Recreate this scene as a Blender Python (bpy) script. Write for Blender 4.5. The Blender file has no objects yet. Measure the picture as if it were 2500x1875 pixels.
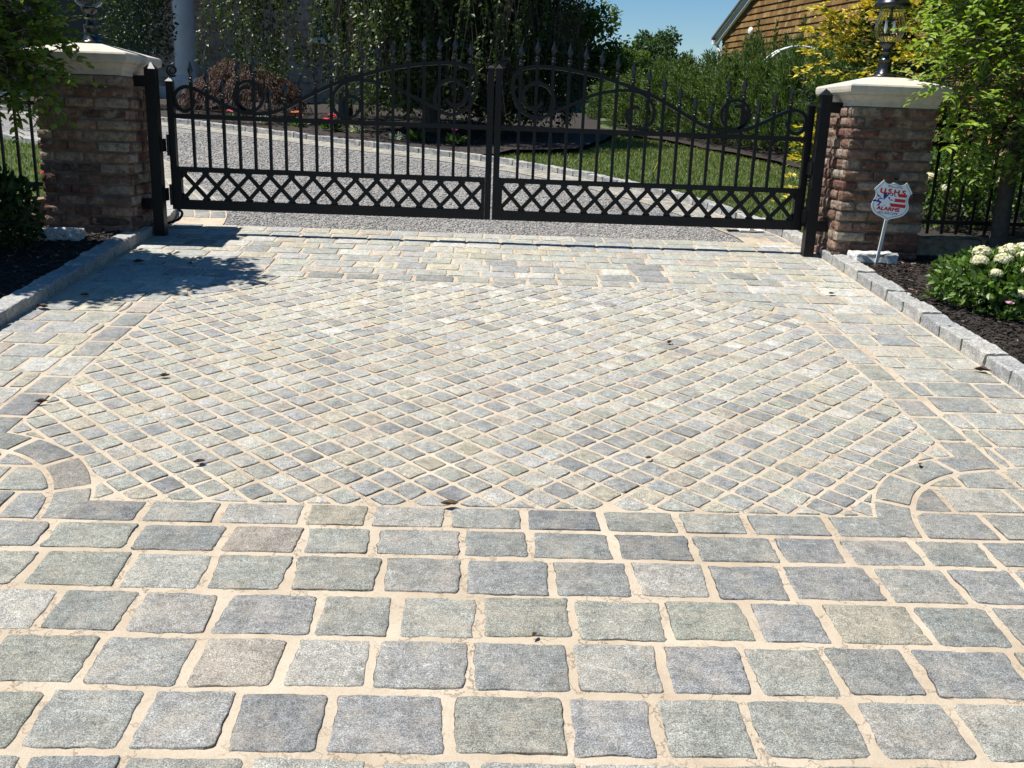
import bpy, bmesh, math, random
from mathutils import Vector, Matrix, noise
R = math.radians
sin, cos, pi = math.sin, math.cos, math.pi
sc = bpy.context.scene
COL = sc.collection
S = math.tan(R(4.95))                      # the drive climbs away from the road at about 5 degrees


def gz(y):
    if y > 26: return S * 26 + (y - 26) * 0.012
    if y < -4: return S * -4
    return S * y


# ------------------------------------------------------------------ helpers
class MB:
    def __init__(s):
        s.v = []; s.f = []; s.c = []

    def add(s, vs, fs, col=(1, 1, 1)):
        n = len(s.v)
        s.v.extend([tuple(p) for p in vs])
        for f in fs:
            s.f.append(tuple(i + n for i in f)); s.c.append(col)

    def build(s, name, mat, parent=None, local=False, smooth=False):
        me = bpy.data.meshes.new(name)
        vs = s.v
        if parent is not None and not local:
            o = root_loc(parent)
            vs = [(p[0] - o[0], p[1] - o[1], p[2] - o[2]) for p in vs]
        me.from_pydata(vs, [], s.f)
        if any(c != (1, 1, 1) for c in s.c):
            at = me.attributes.new('Col', 'FLOAT_COLOR', 'FACE')
            buf = []
            for c in s.c: buf.extend((c[0], c[1], c[2], 1))
            at.data.foreach_set('color', buf)
        if smooth:
            me.polygons.foreach_set('use_smooth', [True] * len(me.polygons))
        me.update()
        ob = bpy.data.objects.new(name, me)
        COL.objects.link(ob)
        me.materials.append(mat)
        if parent is not None: ob.parent = parent
        return ob


def root_loc(o):
    v = Vector((0, 0, 0))
    while o is not None:
        v = v + o.location; o = o.parent
    return v


def tag(o, label, cat, group=None, kind=None):
    o['label'] = label; o['category'] = cat
    if group: o['group'] = group
    if kind: o['kind'] = kind
    return o


def thing(name, label, cat, loc=(0, 0, 0), rot=(0, 0, 0), group=None):
    o = bpy.data.objects.new(name, None)
    o.empty_display_size = 0.1
    COL.objects.link(o); o.location = loc; o.rotation_euler = rot
    return tag(o, label, cat, group)


def struct(o):
    o['kind'] = 'structure'; return o


def copy_tree(o, parent=None):
    c = o.copy(); COL.objects.link(c)
    if parent is not None: c.parent = parent
    for ch in list(o.children): copy_tree(ch, c)
    return c


def box(mb, x0, x1, y0, y1, z0, z1, col=(1, 1, 1), M=None):
    vs = [(x, y, z) for z in (z0, z1) for y in (y0, y1) for x in (x0, x1)]
    if M is not None: vs = [M @ Vector(p) for p in vs]
    mb.add(vs, [(0, 2, 3, 1), (4, 5, 7, 6), (0, 1, 5, 4), (2, 6, 7, 3), (0, 4, 6, 2), (1, 3, 7, 5)], col)


def tube(mb, pts, r, n=8, col=(1, 1, 1), caps=True):
    pts = [Vector(p) for p in pts]
    k = len(pts)
    rs = r if isinstance(r, (list, tuple)) else [r] * k
    ref = Vector((0.31, 0.17, 0.93))
    rings = []
    for i, p in enumerate(pts):
        d = (pts[min(i + 1, k - 1)] - pts[max(i - 1, 0)])
        if d.length < 1e-9: d = Vector((0, 0, 1))
        d.normalize()
        a = d.cross(ref)
        if a.length < 1e-3: a = d.cross(Vector((1, 0, 0)))
        a.normalize(); b = d.cross(a)
        rings.append([p + (a * cos(2 * pi * j / n) + b * sin(2 * pi * j / n)) * rs[i] for j in range(n)])
    vs = [q for ring in rings for q in ring]
    fs = []
    for i in range(k - 1):
        for j in range(n):
            fs.append((i * n + j, i * n + (j + 1) % n, (i + 1) * n + (j + 1) % n, (i + 1) * n + j))
    if caps:
        fs.append(tuple(range(n - 1, -1, -1))); fs.append(tuple((k - 1) * n + j for j in range(n)))
    mb.add(vs, fs, col)


def lathe(mb, prof, c, n=24, col=(1, 1, 1), flute=0.0, nf=12):
    vs = []; fs = []
    for r, z in prof:
        for j in range(n):
            a = 2 * pi * j / n
            rr = r * (1 + flute * cos(nf * a))
            vs.append((c[0] + rr * cos(a), c[1] + rr * sin(a), c[2] + z))
    for i in range(len(prof) - 1):
        for j in range(n):
            fs.append((i * n + j, i * n + (j + 1) % n, (i + 1) * n + (j + 1) % n, (i + 1) * n + j))
    mb.add(vs, fs, col)


def flatbar(mb, pts, y, w, d, col=(1, 1, 1), taper=None):
    """sweep a rectangular iron bar along (x, z) points in the plane y"""
    P = [Vector((p[0], p[1])) for p in pts]
    k = len(P); vs = []; fs = []
    for i in range(k):
        t = P[min(i + 1, k - 1)] - P[max(i - 1, 0)]
        t.normalize(); nrm = Vector((-t[1], t[0]))
        ww = w * (taper[i] if taper else 1)
        a = P[i] + nrm * ww / 2; b = P[i] - nrm * ww / 2
        vs += [(a[0], y - d / 2, a[1]), (a[0], y + d / 2, a[1]), (b[0], y + d / 2, b[1]), (b[0], y - d / 2, b[1])]
    for i in range(k - 1):
        for j in range(4):
            fs.append((i * 4 + j, i * 4 + (j + 1) % 4, (i + 1) * 4 + (j + 1) % 4, (i + 1) * 4 + j))
    fs.append((3, 2, 1, 0)); fs.append(tuple((k - 1) * 4 + j for j in range(4)))
    mb.add(vs, fs, col)


def smooth_path(pts, sub=5):
    """Catmull-Rom"""
    P = [Vector(p) for p in pts]; out = []
    for i in range(len(P) - 1):
        p0 = P[max(i - 1, 0)]; p1 = P[i]; p2 = P[i + 1]; p3 = P[min(i + 2, len(P) - 1)]
        for s in range(sub):
            t = s / sub
            out.append(0.5 * ((2 * p1) + (p2 - p0) * t + (2 * p0 - 5 * p1 + 4 * p2 - p3) * t * t + (-p0 + 3 * p1 - 3 * p2 + p3) * t ** 3))
    out.append(P[-1]); return out


def jit(rng, c, a):
    k = 1 + rng.uniform(-a, a)
    return (c[0] * k * (1 + rng.uniform(-a, a) * .3), c[1] * k, c[2] * k * (1 + rng.uniform(-a, a) * .3))


def leaf(mb, p, d, up, L, W, col, fine=False):
    d = d.normalized()
    s = d.cross(up)
    if s.length < 1e-4: s = d.cross(Vector((1, 0, 0)))
    s.normalize(); n = s.cross(d)
    if fine:
        mb.add([p, p + d * L * .28 + s * W * .42 + n * W * .12, p + d * L * .62 + s * W * .42 + n * W * .10, p + d * L - n * L * .08,
                p + d * L * .62 - s * W * .42 + n * W * .10, p + d * L * .28 - s * W * .42 + n * W * .12, p + d * L * .5 - n * W * .03],
               [(0, 6, 2, 1), (6, 3, 2), (0, 5, 4, 6), (6, 4, 3)], col)
    else:
        mb.add([p, p + d * L * .45 + s * W * .5 + n * W * .15, p + d * L, p + d * L * .45 - s * W * .5 + n * W * .15], [(0, 1, 2), (0, 2, 3)], col)


def rvec(rng):
    while True:
        v = Vector((rng.uniform(-1, 1), rng.uniform(-1, 1), rng.uniform(-1, 1)))
        if 0.05 < v.length < 1: return v.normalized()


# ------------------------------------------------------------------ materials
def newmat(name):
    m = bpy.data.materials.new(name); m.use_nodes = True
    nt = m.node_tree; nt.nodes.clear()
    out = nt.nodes.new('ShaderNodeOutputMaterial')
    b = nt.nodes.new('ShaderNodeBsdfPrincipled')
    nt.links.new(b.outputs[0], out.inputs[0])
    return m, nt, b, out


def N(nt, t, **kw):
    n = nt.nodes.new(t)
    for k, v in kw.items(): setattr(n, k, v)
    return n


def coords(nt, scale=(1, 1, 1)):
    tc = N(nt, 'ShaderNodeTexCoord'); mp = N(nt, 'ShaderNodeMapping')
    mp.inputs['Scale'].default_value = scale
    nt.links.new(tc.outputs['Object'], mp.inputs[0])
    return mp.outputs[0]


def tnoise(nt, vec, scale, detail=4, rough=.6):
    n = N(nt, 'ShaderNodeTexNoise')
    n.inputs['Scale'].default_value = scale; n.inputs['Detail'].default_value = detail; n.inputs['Roughness'].default_value = rough
    nt.links.new(vec, n.inputs['Vector']); return n.outputs['Fac']


def ramp(nt, fac, stops):
    r = N(nt, 'ShaderNodeValToRGB'); e = r.color_ramp.elements
    while len(e) < len(stops): e.new(.5)
    for i, (p, c) in enumerate(stops):
        e[i].position = p; e[i].color = (c[0], c[1], c[2], 1) if not isinstance(c, (int, float)) else (c, c, c, 1)
    nt.links.new(fac, r.inputs[0]); return r.outputs[0]


def mix(nt, fac, a, b, mode='MIX'):
    m = N(nt, 'ShaderNodeMix', data_type='RGBA', blend_type=mode)
    for sock, v in ((m.inputs[0], fac), (m.inputs[6], a), (m.inputs[7], b)):
        if isinstance(v, (int, float)): sock.default_value = v
        elif isinstance(v, tuple): sock.default_value = (*v, 1) if len(v) == 3 else v
        else: nt.links.new(v, sock)
    return m.outputs[2]


def bump(nt, b, h, strength, dist):
    n = N(nt, 'ShaderNodeBump'); n.inputs['Strength'].default_value = strength; n.inputs['Distance'].default_value = dist
    nt.links.new(h, n.inputs['Height']); nt.links.new(n.outputs[0], b.inputs['Normal'])


def attr(nt):
    return N(nt, 'ShaderNodeAttribute', attribute_name='Col').outputs['Color']


def mat_plain(name, col, rough=.6, metal=0., var=.15, vscale=12, bmp=0., bscale=60, spec=.5, coat=0):
    m, nt, b, o = newmat(name)
    v = coords(nt); n = tnoise(nt, v, vscale)
    c = mix(nt, 1.0, (col[0], col[1], col[2]), ramp(nt, n, [(.3, 1 - var), (.7, 1 + var)]), 'MULTIPLY')
    nt.links.new(c, b.inputs['Base Color'])
    b.inputs['Roughness'].default_value = rough; b.inputs['Metallic'].default_value = metal
    b.inputs['Specular IOR Level'].default_value = spec
    if bmp: bump(nt, b, tnoise(nt, v, bscale, 6), .8, bmp)
    return m


def mat_granite(name, smear=.35, speck=300, obj_random=False, base=None, dist=.0022, smearcol=(.42, .355, .27)):
    m, nt, b, o = newmat(name)
    v = coords(nt)
    f1 = tnoise(nt, v, speck, 2.5, .7); f2 = tnoise(nt, v, speck * .16, 6, .75); f3 = tnoise(nt, v, 14, 4, .6)
    sp = ramp(nt, f1, [(.36, .40), (.49, .92), (.63, 1.85)])
    md = ramp(nt, f2, [(.32, .62), (.68, 1.38)])
    lg = ramp(nt, f3, [(.3, .8), (.7, 1.2)])
    if base is None: c = attr(nt)
    else:
        c = mix(nt, 0.0, base, base)
        if obj_random:
            oi = N(nt, 'ShaderNodeObjectInfo')
            c = mix(nt, 1.0, c, ramp(nt, oi.outputs['Random'], [(0, (.78, .80, .84)), (.5, (1, 1, .98)), (1, (1.18, 1.15, 1.08))]), 'MULTIPLY')
    c = mix(nt, 1.0, c, sp, 'MULTIPLY'); c = mix(nt, 1.0, c, md, 'MULTIPLY'); c = mix(nt, 1.0, c, lg, 'MULTIPLY')
    # directional veins of the gneiss
    vv = coords(nt, (5, 30, 8)); ve = tnoise(nt, vv, 3.2, 5, .7)
    c = mix(nt, ramp(nt, ve, [(.56, 0), (.72, .45)]), c, (.34, .345, .33))
    c = mix(nt, ramp(nt, tnoise(nt, coords(nt, (9, 4, 8)), 2.1, 5, .72), [(.56, 0), (.74, .55)]), c, mix(nt, 1.0, c, (.52, .54, .57), 'MULTIPLY'))
    st = ramp(nt, tnoise(nt, v, 6.3, 6, .7), [(.56, 0), (.72, .55)])
    c = mix(nt, st, c, mix(nt, 1.0, c, (.80, .70, .48), 'MULTIPLY'))
    pk = ramp(nt, tnoise(nt, v, 75, 2, .5), [(.70, 0), (.76, .7)])
    c = mix(nt, pk, c, mix(nt, 1.0, c, (.35, .35, .36), 'MULTIPLY'))
    if smear:
        s1 = tnoise(nt, v, 9, 7, .72); s2 = tnoise(nt, v, 150, 3, .7)
        ms = mix(nt, 1.0, ramp(nt, s1, [(.47, 0), (.70, 1)]), ramp(nt, s2, [(.35, .25), (.7, 1)]), 'MULTIPLY')
        c = mix(nt, mix(nt, 1.0, ms, (smear, smear, smear), 'MULTIPLY'), c, smearcol)
    nt.links.new(c, b.inputs['Base Color'])
    b.inputs['Roughness'].default_value = .78
    h = mix(nt, .5, f2, f1)
    bump(nt, b, h, .9, dist)
    return m


def mat_leaf(name, trans=.35, rough=.42, spec=.5):
    m, nt, b, out = newmat(name)
    c = attr(nt)
    nt.links.new(c, b.inputs['Base Color']); b.inputs['Roughness'].default_value = rough
    b.inputs['Specular IOR Level'].default_value = spec
    t = N(nt, 'ShaderNodeBsdfTranslucent')
    tc = mix(nt, 1.0, c, (1.25, 1.35, .5), 'MULTIPLY'); nt.links.new(tc, t.inputs['Color'])
    ms = N(nt, 'ShaderNodeMixShader'); ms.inputs[0].default_value = trans
    nt.links.new(b.outputs[0], ms.inputs[1]); nt.links.new(t.outputs[0], ms.inputs[2]); nt.links.new(ms.outputs[0], out.inputs[0])
    return m


def mat_attr(name, rough=.85, nscale=40, amt=.25, bscale=90, bd=.003, spec=.3):
    m, nt, b, o = newmat(name)
    v = coords(nt); n = tnoise(nt, v, nscale, 6, .7)
    c = mix(nt, 1.0, attr(nt), ramp(nt, n, [(.3, 1 - amt), (.7, 1 + amt)]), 'MULTIPLY')
    nt.links.new(c, b.inputs['Base Color']); b.inputs['Roughness'].default_value = rough
    b.inputs['Specular IOR Level'].default_value = spec
    bump(nt, b, tnoise(nt, v, bscale, 5, .7), .8, bd)
    return m


def mat_cast():
    m, nt, b, o = newmat('cast_stone')
    v = coords(nt); vs = coords(nt, (9, 9, 1.1))
    c = mix(nt, ramp(nt, tnoise(nt, v, 5, 6, .7), [(.35, 0), (.7, 1)]), (.53, .49, .415), (.45, .415, .345))
    c = mix(nt, ramp(nt, tnoise(nt, vs, 2.4, 5, .7), [(.52, 0), (.75, .5)]), c, (.26, .235, .19))
    c = mix(nt, ramp(nt, tnoise(nt, v, 130, 2, .5), [(.64, 0), (.70, .6)]), c, (.22, .20, .17))
    nt.links.new(c, b.inputs['Base Color']); b.inputs['Roughness'].default_value = .88; b.inputs['Specular IOR Level'].default_value = .25
    bump(nt, b, mix(nt, .5, tnoise(nt, v, 130, 3, .7), tnoise(nt, v, 18, 5, .7)), .9, .004)
    return m


def mat_brick():
    m, nt, b, o = newmat('tumbled_brick')
    v = coords(nt)
    c = mix(nt, 1.0, attr(nt), ramp(nt, tnoise(nt, v, 24, 6, .7), [(.32, .5), (.68, 1.45)]), 'MULTIPLY')
    s1 = ramp(nt, tnoise(nt, v, 11, 6, .68), [(.56, 0), (.63, .8)])
    c = mix(nt, s1, c, (.28, .235, .185))
    c = mix(nt, ramp(nt, tnoise(nt, v, 17, 5, .7), [(.56, 0), (.68, .7)]), c, (.085, .05, .04))
    nt.links.new(c, b.inputs['Base Color']); b.inputs['Roughness'].default_value = .93; b.inputs['Specular IOR Level'].default_value = .2
    bump(nt, b, tnoise(nt, v, 48, 6, .72), .9, .010)
    return m


M = {}
M['stone'] = mat_granite('paving_granite', .62)
M['sett'] = mat_granite('sett_granite', .62, 290)
M['kerb'] = mat_granite('kerb_granite', .12, 300, True, (.285, .285, .278), .004)
M['white_granite'] = mat_granite('pale_granite', .0, 260, False, (.46, .455, .44), .006)


def mat_grout():
    m, nt, b, o = newmat('sand_grout')
    v = coords(nt)
    c = mix(nt, ramp(nt, tnoise(nt, v, 3.1, 6, .65), [(.34, 0), (.68, 1)]), (.385, .312, .222), (.52, .448, .345))
    c = mix(nt, ramp(nt, tnoise(nt, v, 200, 3, .7), [(.35, 0), (.7, .4)]), c, (.27, .21, .15))
    c = mix(nt, ramp(nt, tnoise(nt, v, 15, 6, .7), [(.55, 0), (.75, .45)]), c, (.24, .19, .145))
    # hairline shrinkage cracks: thin wandering contours of a coarse noise
    cn = tnoise(nt, v, 6.5, 5, .62)
    crack = ramp(nt, cn, [(.486, 0), (.498, .85), (.510, 0)])
    cn2 = ramp(nt, tnoise(nt, v, 2.3, 3), [(.40, 0), (.52, 1)])
    c = mix(nt, mix(nt, 1.0, crack, cn2, 'MULTIPLY'), c, (.12, .09, .065))
    nt.links.new(c, b.inputs['Base Color']); b.inputs['Roughness'].default_value = .9
    h = mix(nt, .4, tnoise(nt, v, 24, 6, .7), tnoise(nt, v, 320, 3, .7))
    bump(nt, b, h, .9, .006)
    return m


M['grout'] = mat_grout()


def mat_gravel():
    m, nt, b, o = newmat('pea_gravel')
    v = coords(nt)
    vo = N(nt, 'ShaderNodeTexVoronoi'); vo.inputs['Scale'].default_value = 58
    nt.links.new(v, vo.inputs['Vector'])
    sep = N(nt, 'ShaderNodeSeparateColor'); nt.links.new(vo.outputs['Color'], sep.inputs[0])
    c = ramp(nt, sep.outputs[0], [(0, (.14, .135, .13)), (.3, (.27, .262, .25)), (.6, (.345, .335, .318)), (.85, (.44, .43, .41)), (1, (.31, .275, .235))])
    dk = ramp(nt, vo.outputs['Distance'], [(.35, 1), (.62, .45)])
    c = mix(nt, 1.0, c, dk, 'MULTIPLY')
    c = mix(nt, 1.0, c, ramp(nt, tnoise(nt, v, 1.3, 6), [(.3, .78), (.7, 1.18)]), 'MULTIPLY')
    nt.links.new(c, b.inputs['Base Color']); b.inputs['Roughness'].default_value = .85
    inv = ramp(nt, vo.outputs['Distance'], [(0, 1), (.65, 0)])
    bump(nt, b, inv, 1.0, .012)
    return m


M['gravel'] = mat_gravel()
M['pebble'] = mat_attr('pebbles', .8, 60, .2, 200, .001)


def mat_grass_ground():
    m, nt, b, o = newmat('turf')
    v = coords(nt)
    c = mix(nt, ramp(nt, tnoise(nt, v, 1.2, 5), [(.35, 0), (.65, 1)]), (.065, .105, .03), (.09, .13, .04))
    c = mix(nt, ramp(nt, tnoise(nt, v, 55, 4, .8), [(.45, 0), (.75, .5)]), c, (.16, .17, .06))
    nt.links.new(c, b.inputs['Base Color']); b.inputs['Roughness'].default_value = .9
    bump(nt, b, tnoise(nt, v, 70, 5, .8), 1.0, .03)
    return m


M['turf'] = mat_grass_ground()


def mat_mulch():
    m, nt, b, o = newmat('bark_mulch')
    v = coords(nt, (1, 1, 1)); v2 = coords(nt, (14, 50, 20))
    f = tnoise(nt, v2, 2.0, 5, .7)
    c = ramp(nt, f, [(.3, (.006, .004, .003)), (.6, (.022, .014, .010)), (.8, (.05, .034, .024))])
    nt.links.new(c, b.inputs['Base Color']); b.inputs['Roughness'].default_value = .85
    bump(nt, b, mix(nt, .5, f, tnoise(nt, v, 110, 6, .75)), 1.0, .016)
    return m


M['mulch'] = mat_mulch()
M['chip'] = mat_attr('mulch_chip', .8, 80, .3, 120, .001)
M['iron'] = mat_plain('black_iron', (.005, .005, .0065), .42, 0, .3, 30, .0006, 160, .28)
M['iron_fence'] = mat_plain('fence_iron', (.005, .0055, .006), .45, 0, .3, 30, .0005, 160, .28)
M['lamp_black'] = mat_plain('lamp_black', (.008, .008, .010), .28, 0, .2, 20, .0003, 200, .6)
M['steel'] = mat_plain('worn_steel', (.45, .45, .44), .35, .9, .2, 40)
M['caststone'] = mat_cast()
M['brick'] = mat_brick()
M['mortar'] = mat_plain('mortar', (.16, .12, .094), .95, 0, .35, 16, .006, 60, .2)
M['white_paint'] = mat_plain('white_paint', (.78, .78, .77), .45, 0, .05, 8)
M['sign_white'] = mat_plain('sign_white', (.86, .87, .88), .4, 0, .03, 8)
M['sign_red'] = mat_plain('sign_red', (.62, .012, .018), .45, 0, .05, 8)
M['sign_blue'] = mat_plain('sign_blue', (.012, .016, .20), .45, 0, .05, 8)
M['sign_navy'] = mat_plain('sign_navy', (.025, .045, .075), .45, 0, .05, 8)
M['bark'] = mat_plain('grey_bark', (.085, .075, .065), .9, 0, .3, 20, .006, 40, .2)
M['bark_pale'] = mat_plain('pale_twig', (.30, .26, .21), .8, 0, .3, 30, .002, 80, .2)
M['leaf'] = mat_leaf('leaf', .42, .5, .3)
M['leaf_gloss'] = mat_leaf('glossy_leaf', .26, .42, .35)
M['needle'] = mat_leaf('needle', .25, .55, .3)
M['petal'] = mat_leaf('petal', .25, .6, .3)
M['grass'] = mat_leaf('grass_blade', .3, .5, .3)
M['shingle'] = mat_attr('cedar_shingle', .85, 22, .25, 60, .003, .2)
M['dry_leaf'] = mat_attr('dry_leaf', .7, 60, .3, 90, .001)
M['roof'] = mat_plain('grey_roof', (.10, .10, .11), .9, 0, .3, 20, .004, 50)
M['asphalt'] = mat_plain('asphalt', (.05, .05, .052), .9, 0, .3, 20, .006, 200)
M['dark_trim'] = mat_plain('dark_trim', (.10, .11, .12), .7, 0, .1, 5)
M['stucco'] = mat_plain('grey_trim', (.50, .50, .48), .8, 0, .1, 5, .001, 60)
M['bluestone'] = mat_plain('bluestone', (.30, .31, .32), .8, 0, .2, 8, .003, 40)
M['dark_wood'] = mat_plain('dark_door', (.012, .010, .009), .5, 0, .3, 10)
M['wall_stone'] = mat_plain('field_stone', (.22, .17, .12), .95, 0, .45, 13, .02, 18, .2)
M['rubber'] = mat_plain('black_cable', (.01, .01, .01), .5, 0, .1, 10)


def mat_housebrick():
    m, nt, b, o = newmat('house_brick')
    tc = N(nt, 'ShaderNodeTexCoord'); mp = N(nt, 'ShaderNodeMapping')
    mp.inputs['Rotation'].default_value = (R(90), 0, 0)
    nt.links.new(tc.outputs['Object'], mp.inputs[0])
    br = N(nt, 'ShaderNodeTexBrick')
    br.inputs['Color1'].default_value = (.24, .13, .095, 1); br.inputs['Color2'].default_value = (.34, .25, .19, 1)
    br.inputs['Mortar'].default_value = (.30, .26, .21, 1); br.inputs['Scale'].default_value = 1
    br.inputs['Brick Width'].default_value = .22; br.inputs['Row Height'].default_value = .075; br.inputs['Mortar Size'].default_value = .008
    nt.links.new(mp.outputs[0], br.inputs['Vector'])
    c = mix(nt, 1.0, br.outputs['Color'], ramp(nt, tnoise(nt, mp.outputs[0], 9, 6, .7), [(.3, .6), (.7, 1.35)]), 'MULTIPLY')
    nt.links.new(c, b.inputs['Base Color']); b.inputs['Roughness'].default_value = .9
    bump(nt, b, br.outputs['Fac'], -.6, .008)
    return m


M['house_brick'] = mat_housebrick()


def mat_glass(name, col=(1, 1, 1), rough=.0):
    m, nt, b, o = newmat(name)
    b.inputs['Base Color'].default_value = (*col, 1); b.inputs['Roughness'].default_value = rough
    b.inputs['Transmission Weight'].default_value = 1.0; b.inputs['IOR'].default_value = 1.14
    return m


M['glass'] = mat_glass('lamp_glass', (.96, .97, .96))
M['window'] = mat_plain('window_glass', (.02, .025, .03), .05, 0, .1, 3, 0, 60, .9)

# ------------------------------------------------------------------ ground sheets
def sheet(name, poly, dz, mat, step=.5, skirt=None, bumpy=0.0, seed=1):
    """a flat polygon laid on the slope, triangulated and subdivided"""
    bm = bmesh.new()
    vs = [bm.verts.new((p[0], p[1], 0)) for p in poly]
    bm.faces.new(vs)
    ys = [p[1] for p in poly]; xs = [p[0] for p in poly]
    y = math.ceil(min(ys) / step) * step
    while y < max(ys):
        bmesh.ops.bisect_plane(bm, geom=bm.verts[:] + bm.edges[:] + bm.faces[:], plane_co=(0, y + .0013, 0), plane_no=(0, 1, 0)); y += step
    if bumpy:
        x = math.ceil(min(xs) / step) * step
        while x < max(xs):
            bmesh.ops.bisect_plane(bm, geom=bm.verts[:] + bm.edges[:] + bm.faces[:], plane_co=(x + .0017, 0, 0), plane_no=(1, 0, 0)); x += step
    for v in bm.verts:
        h = dz
        if bumpy: h += bumpy * noise.noise(Vector((v.co.x * 2.2, v.co.y * 2.2, seed * 3.1)))
        v.co.z = gz(v.co.y) + h
    bmesh.ops.recalc_face_normals(bm, faces=bm.faces[:])
    for f in bm.faces:
        if f.normal.z < 0: f.normal_flip()
    me = bpy.data.meshes.new(name); bm.to_mesh(me); bm.free()
    me.materials.append(mat)
    o = bpy.data.objects.new(name, me); COL.objects.link(o)
    return struct(o)


mb = MB()
ysteps = [-160, -60, -20, -4, 0, 4, 8, 12, 16, 20, 24, 26, 32, 50, 100, 200, 400]
for i in range(len(ysteps) - 1):
    y0, y1 = ysteps[i], ysteps[i + 1]
    mb.add([(-250, y0, gz(y0) - .03), (250, y0, gz(y0) - .03), (250, y1, gz(y1) - .03), (-250, y1, gz(y1) - .03)], [(0, 1, 2, 3)])
struct(mb.build('ground', M['turf']))
sheet('road', [(-60, -7), (60, -7), (60, .2), (-60, .2)], -.02, M['asphalt'], 4)

KX0, KX1 = -2.43, 2.55                    # inner faces of the two front kerbs
EDGE_R = [(2.55, 7.0), (2.50, 7.35), (2.47, 7.75), (2.37, 8.1), (2.22, 8.6), (1.98, 9.25), (1.58, 9.98), (1.0, 10.85), (.17, 11.72), (-.9, 12.5), (-1.9, 13.15),
          (-3.55, 14.3), (-5.1, 15.25), (-7.3, 16.0), (-10.5, 16.6), (-14, 16.9)]
EDGE_L = [(-2.43, 7.2), (-2.47, 7.6), (-2.62, 8.1), (-3.15, 9.2), (-3.75, 10.45), (-4.6, 11.55), (-5.62, 12.35), (-6.5, 12.95), (-8.6, 13.6), (-12, 14.0), (-15, 14.1)]
sheet('driveway', [(KX0 - .02, .2), (KX1 + .02, .2), (KX1 + .02, 7.46), (KX0 - .02, 7.46)], 0.0, M['grout'], .5)
gpoly = [(2.5, 7.46)] + EDGE_R[2:] + EDGE_L[::-1][:-1] + [(-2.44, 7.46)]
sheet('gravel_drive', gpoly, -.006, M['gravel'], .5)
# mulch beds
sheet('mulch_bed', [(2.60, 1.2), (7.5, 1.2), (7.5, 7.2), (2.60, 7.2)], .055, M['mulch'], .16, None, .022, 1)
sheet('mulch_bed', [(-7.5, 1.2), (-2.48, 1.2), (-2.48, 7.2), (-7.5, 7.2)], .060, M['mulch'], .16, None, .022, 2)
back_bed = [(-.12, 12.0), (.35, 12.85), (1.25, 13.2), (1.75, 14.4), (2.15, 15.7), (1.95, 16.55), (2.2, 19.4), (0, 19.4), (-6, 19.6), (-13, 19.6), (-13.5, 17.05), (-10.5, 16.75), (-7.35, 16.15), (-5.15, 15.4), (-3.62, 14.45),
            (-1.97, 13.3), (-1.0, 12.66)]
sheet('mulch_bed', back_bed, .05, M['mulch'], .4, None, .04, 3)
hedge_bed = [(1.9, 16.6), (2.12, 15.95), (2.71, 15.3), (3.37, 13.95), (3.92, 12.74), (4.3, 11.6), (4.6, 9.0), (5.6, 7.4), (7.4, 7.4), (7.2, 12), (5.2, 17)]
sheet('mulch_bed', hedge_bed, .03, M['mulch'], .4, None, .03, 4)
sheet('mulch_bed', [(2.74, 7.2), (7.5, 7.2), (5.6, 7.46), (4.6, 9.0), (4.2, 9.0), (2.9, 7.9)], .10, M['mulch'], .3, None, .03, 5)
sheet('mulch_bed', [(-7.5, 7.2), (-3.1, 7.2), (-3.1, 7.5), (-7.5, 7.5)], .14, M['mulch'], .3, None, .03, 6)

# ------------------------------------------------------------------ paving stones
rng = random.Random(7)
PX0, PX1, PY0, PY1 = -1.93, 2.02, 2.76, 6.05   # outer edge of the inlaid panel
BW = .148; RC0, RC1 = .545, .675
CORN = [(PX0, PY0), (PX1, PY0), (PX0, PY1), (PX1, PY1)]


def sd_outer(x, y):
    d = min(x - PX0, PX1 - x, y - PY0, PY1 - y)
    for cx, cy in CORN: d = min(d, math.hypot(x - cx, y - cy) - RC0)
    return d


def sd_inner(x, y):
    d = min(x - PX0, PX1 - x, y - PY0, PY1 - y) - BW
    for cx, cy in CORN: d = min(d, math.hypot(x - cx, y - cy) - RC1)
    return d


PAL = [((.142, .149, .142), 5), ((.160, .164, .150), 6), ((.188, .188, .165), 4), ((.162, .168, .142), 3), ((.194, .180, .136), 3.0), ((.178, .158, .130), .9), ((.112, .119, .117), 1.8), ((.215, .213, .190), 1.8)]
PALW = [w for c, w in PAL]


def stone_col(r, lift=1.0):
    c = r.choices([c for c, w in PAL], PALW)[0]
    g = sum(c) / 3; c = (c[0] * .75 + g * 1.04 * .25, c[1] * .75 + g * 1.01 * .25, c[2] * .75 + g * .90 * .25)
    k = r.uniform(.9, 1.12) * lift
    return (c[0] * k, c[1] * k * r.uniform(.98, 1.02), c[2] * k * r.uniform(.96, 1.04))


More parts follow.
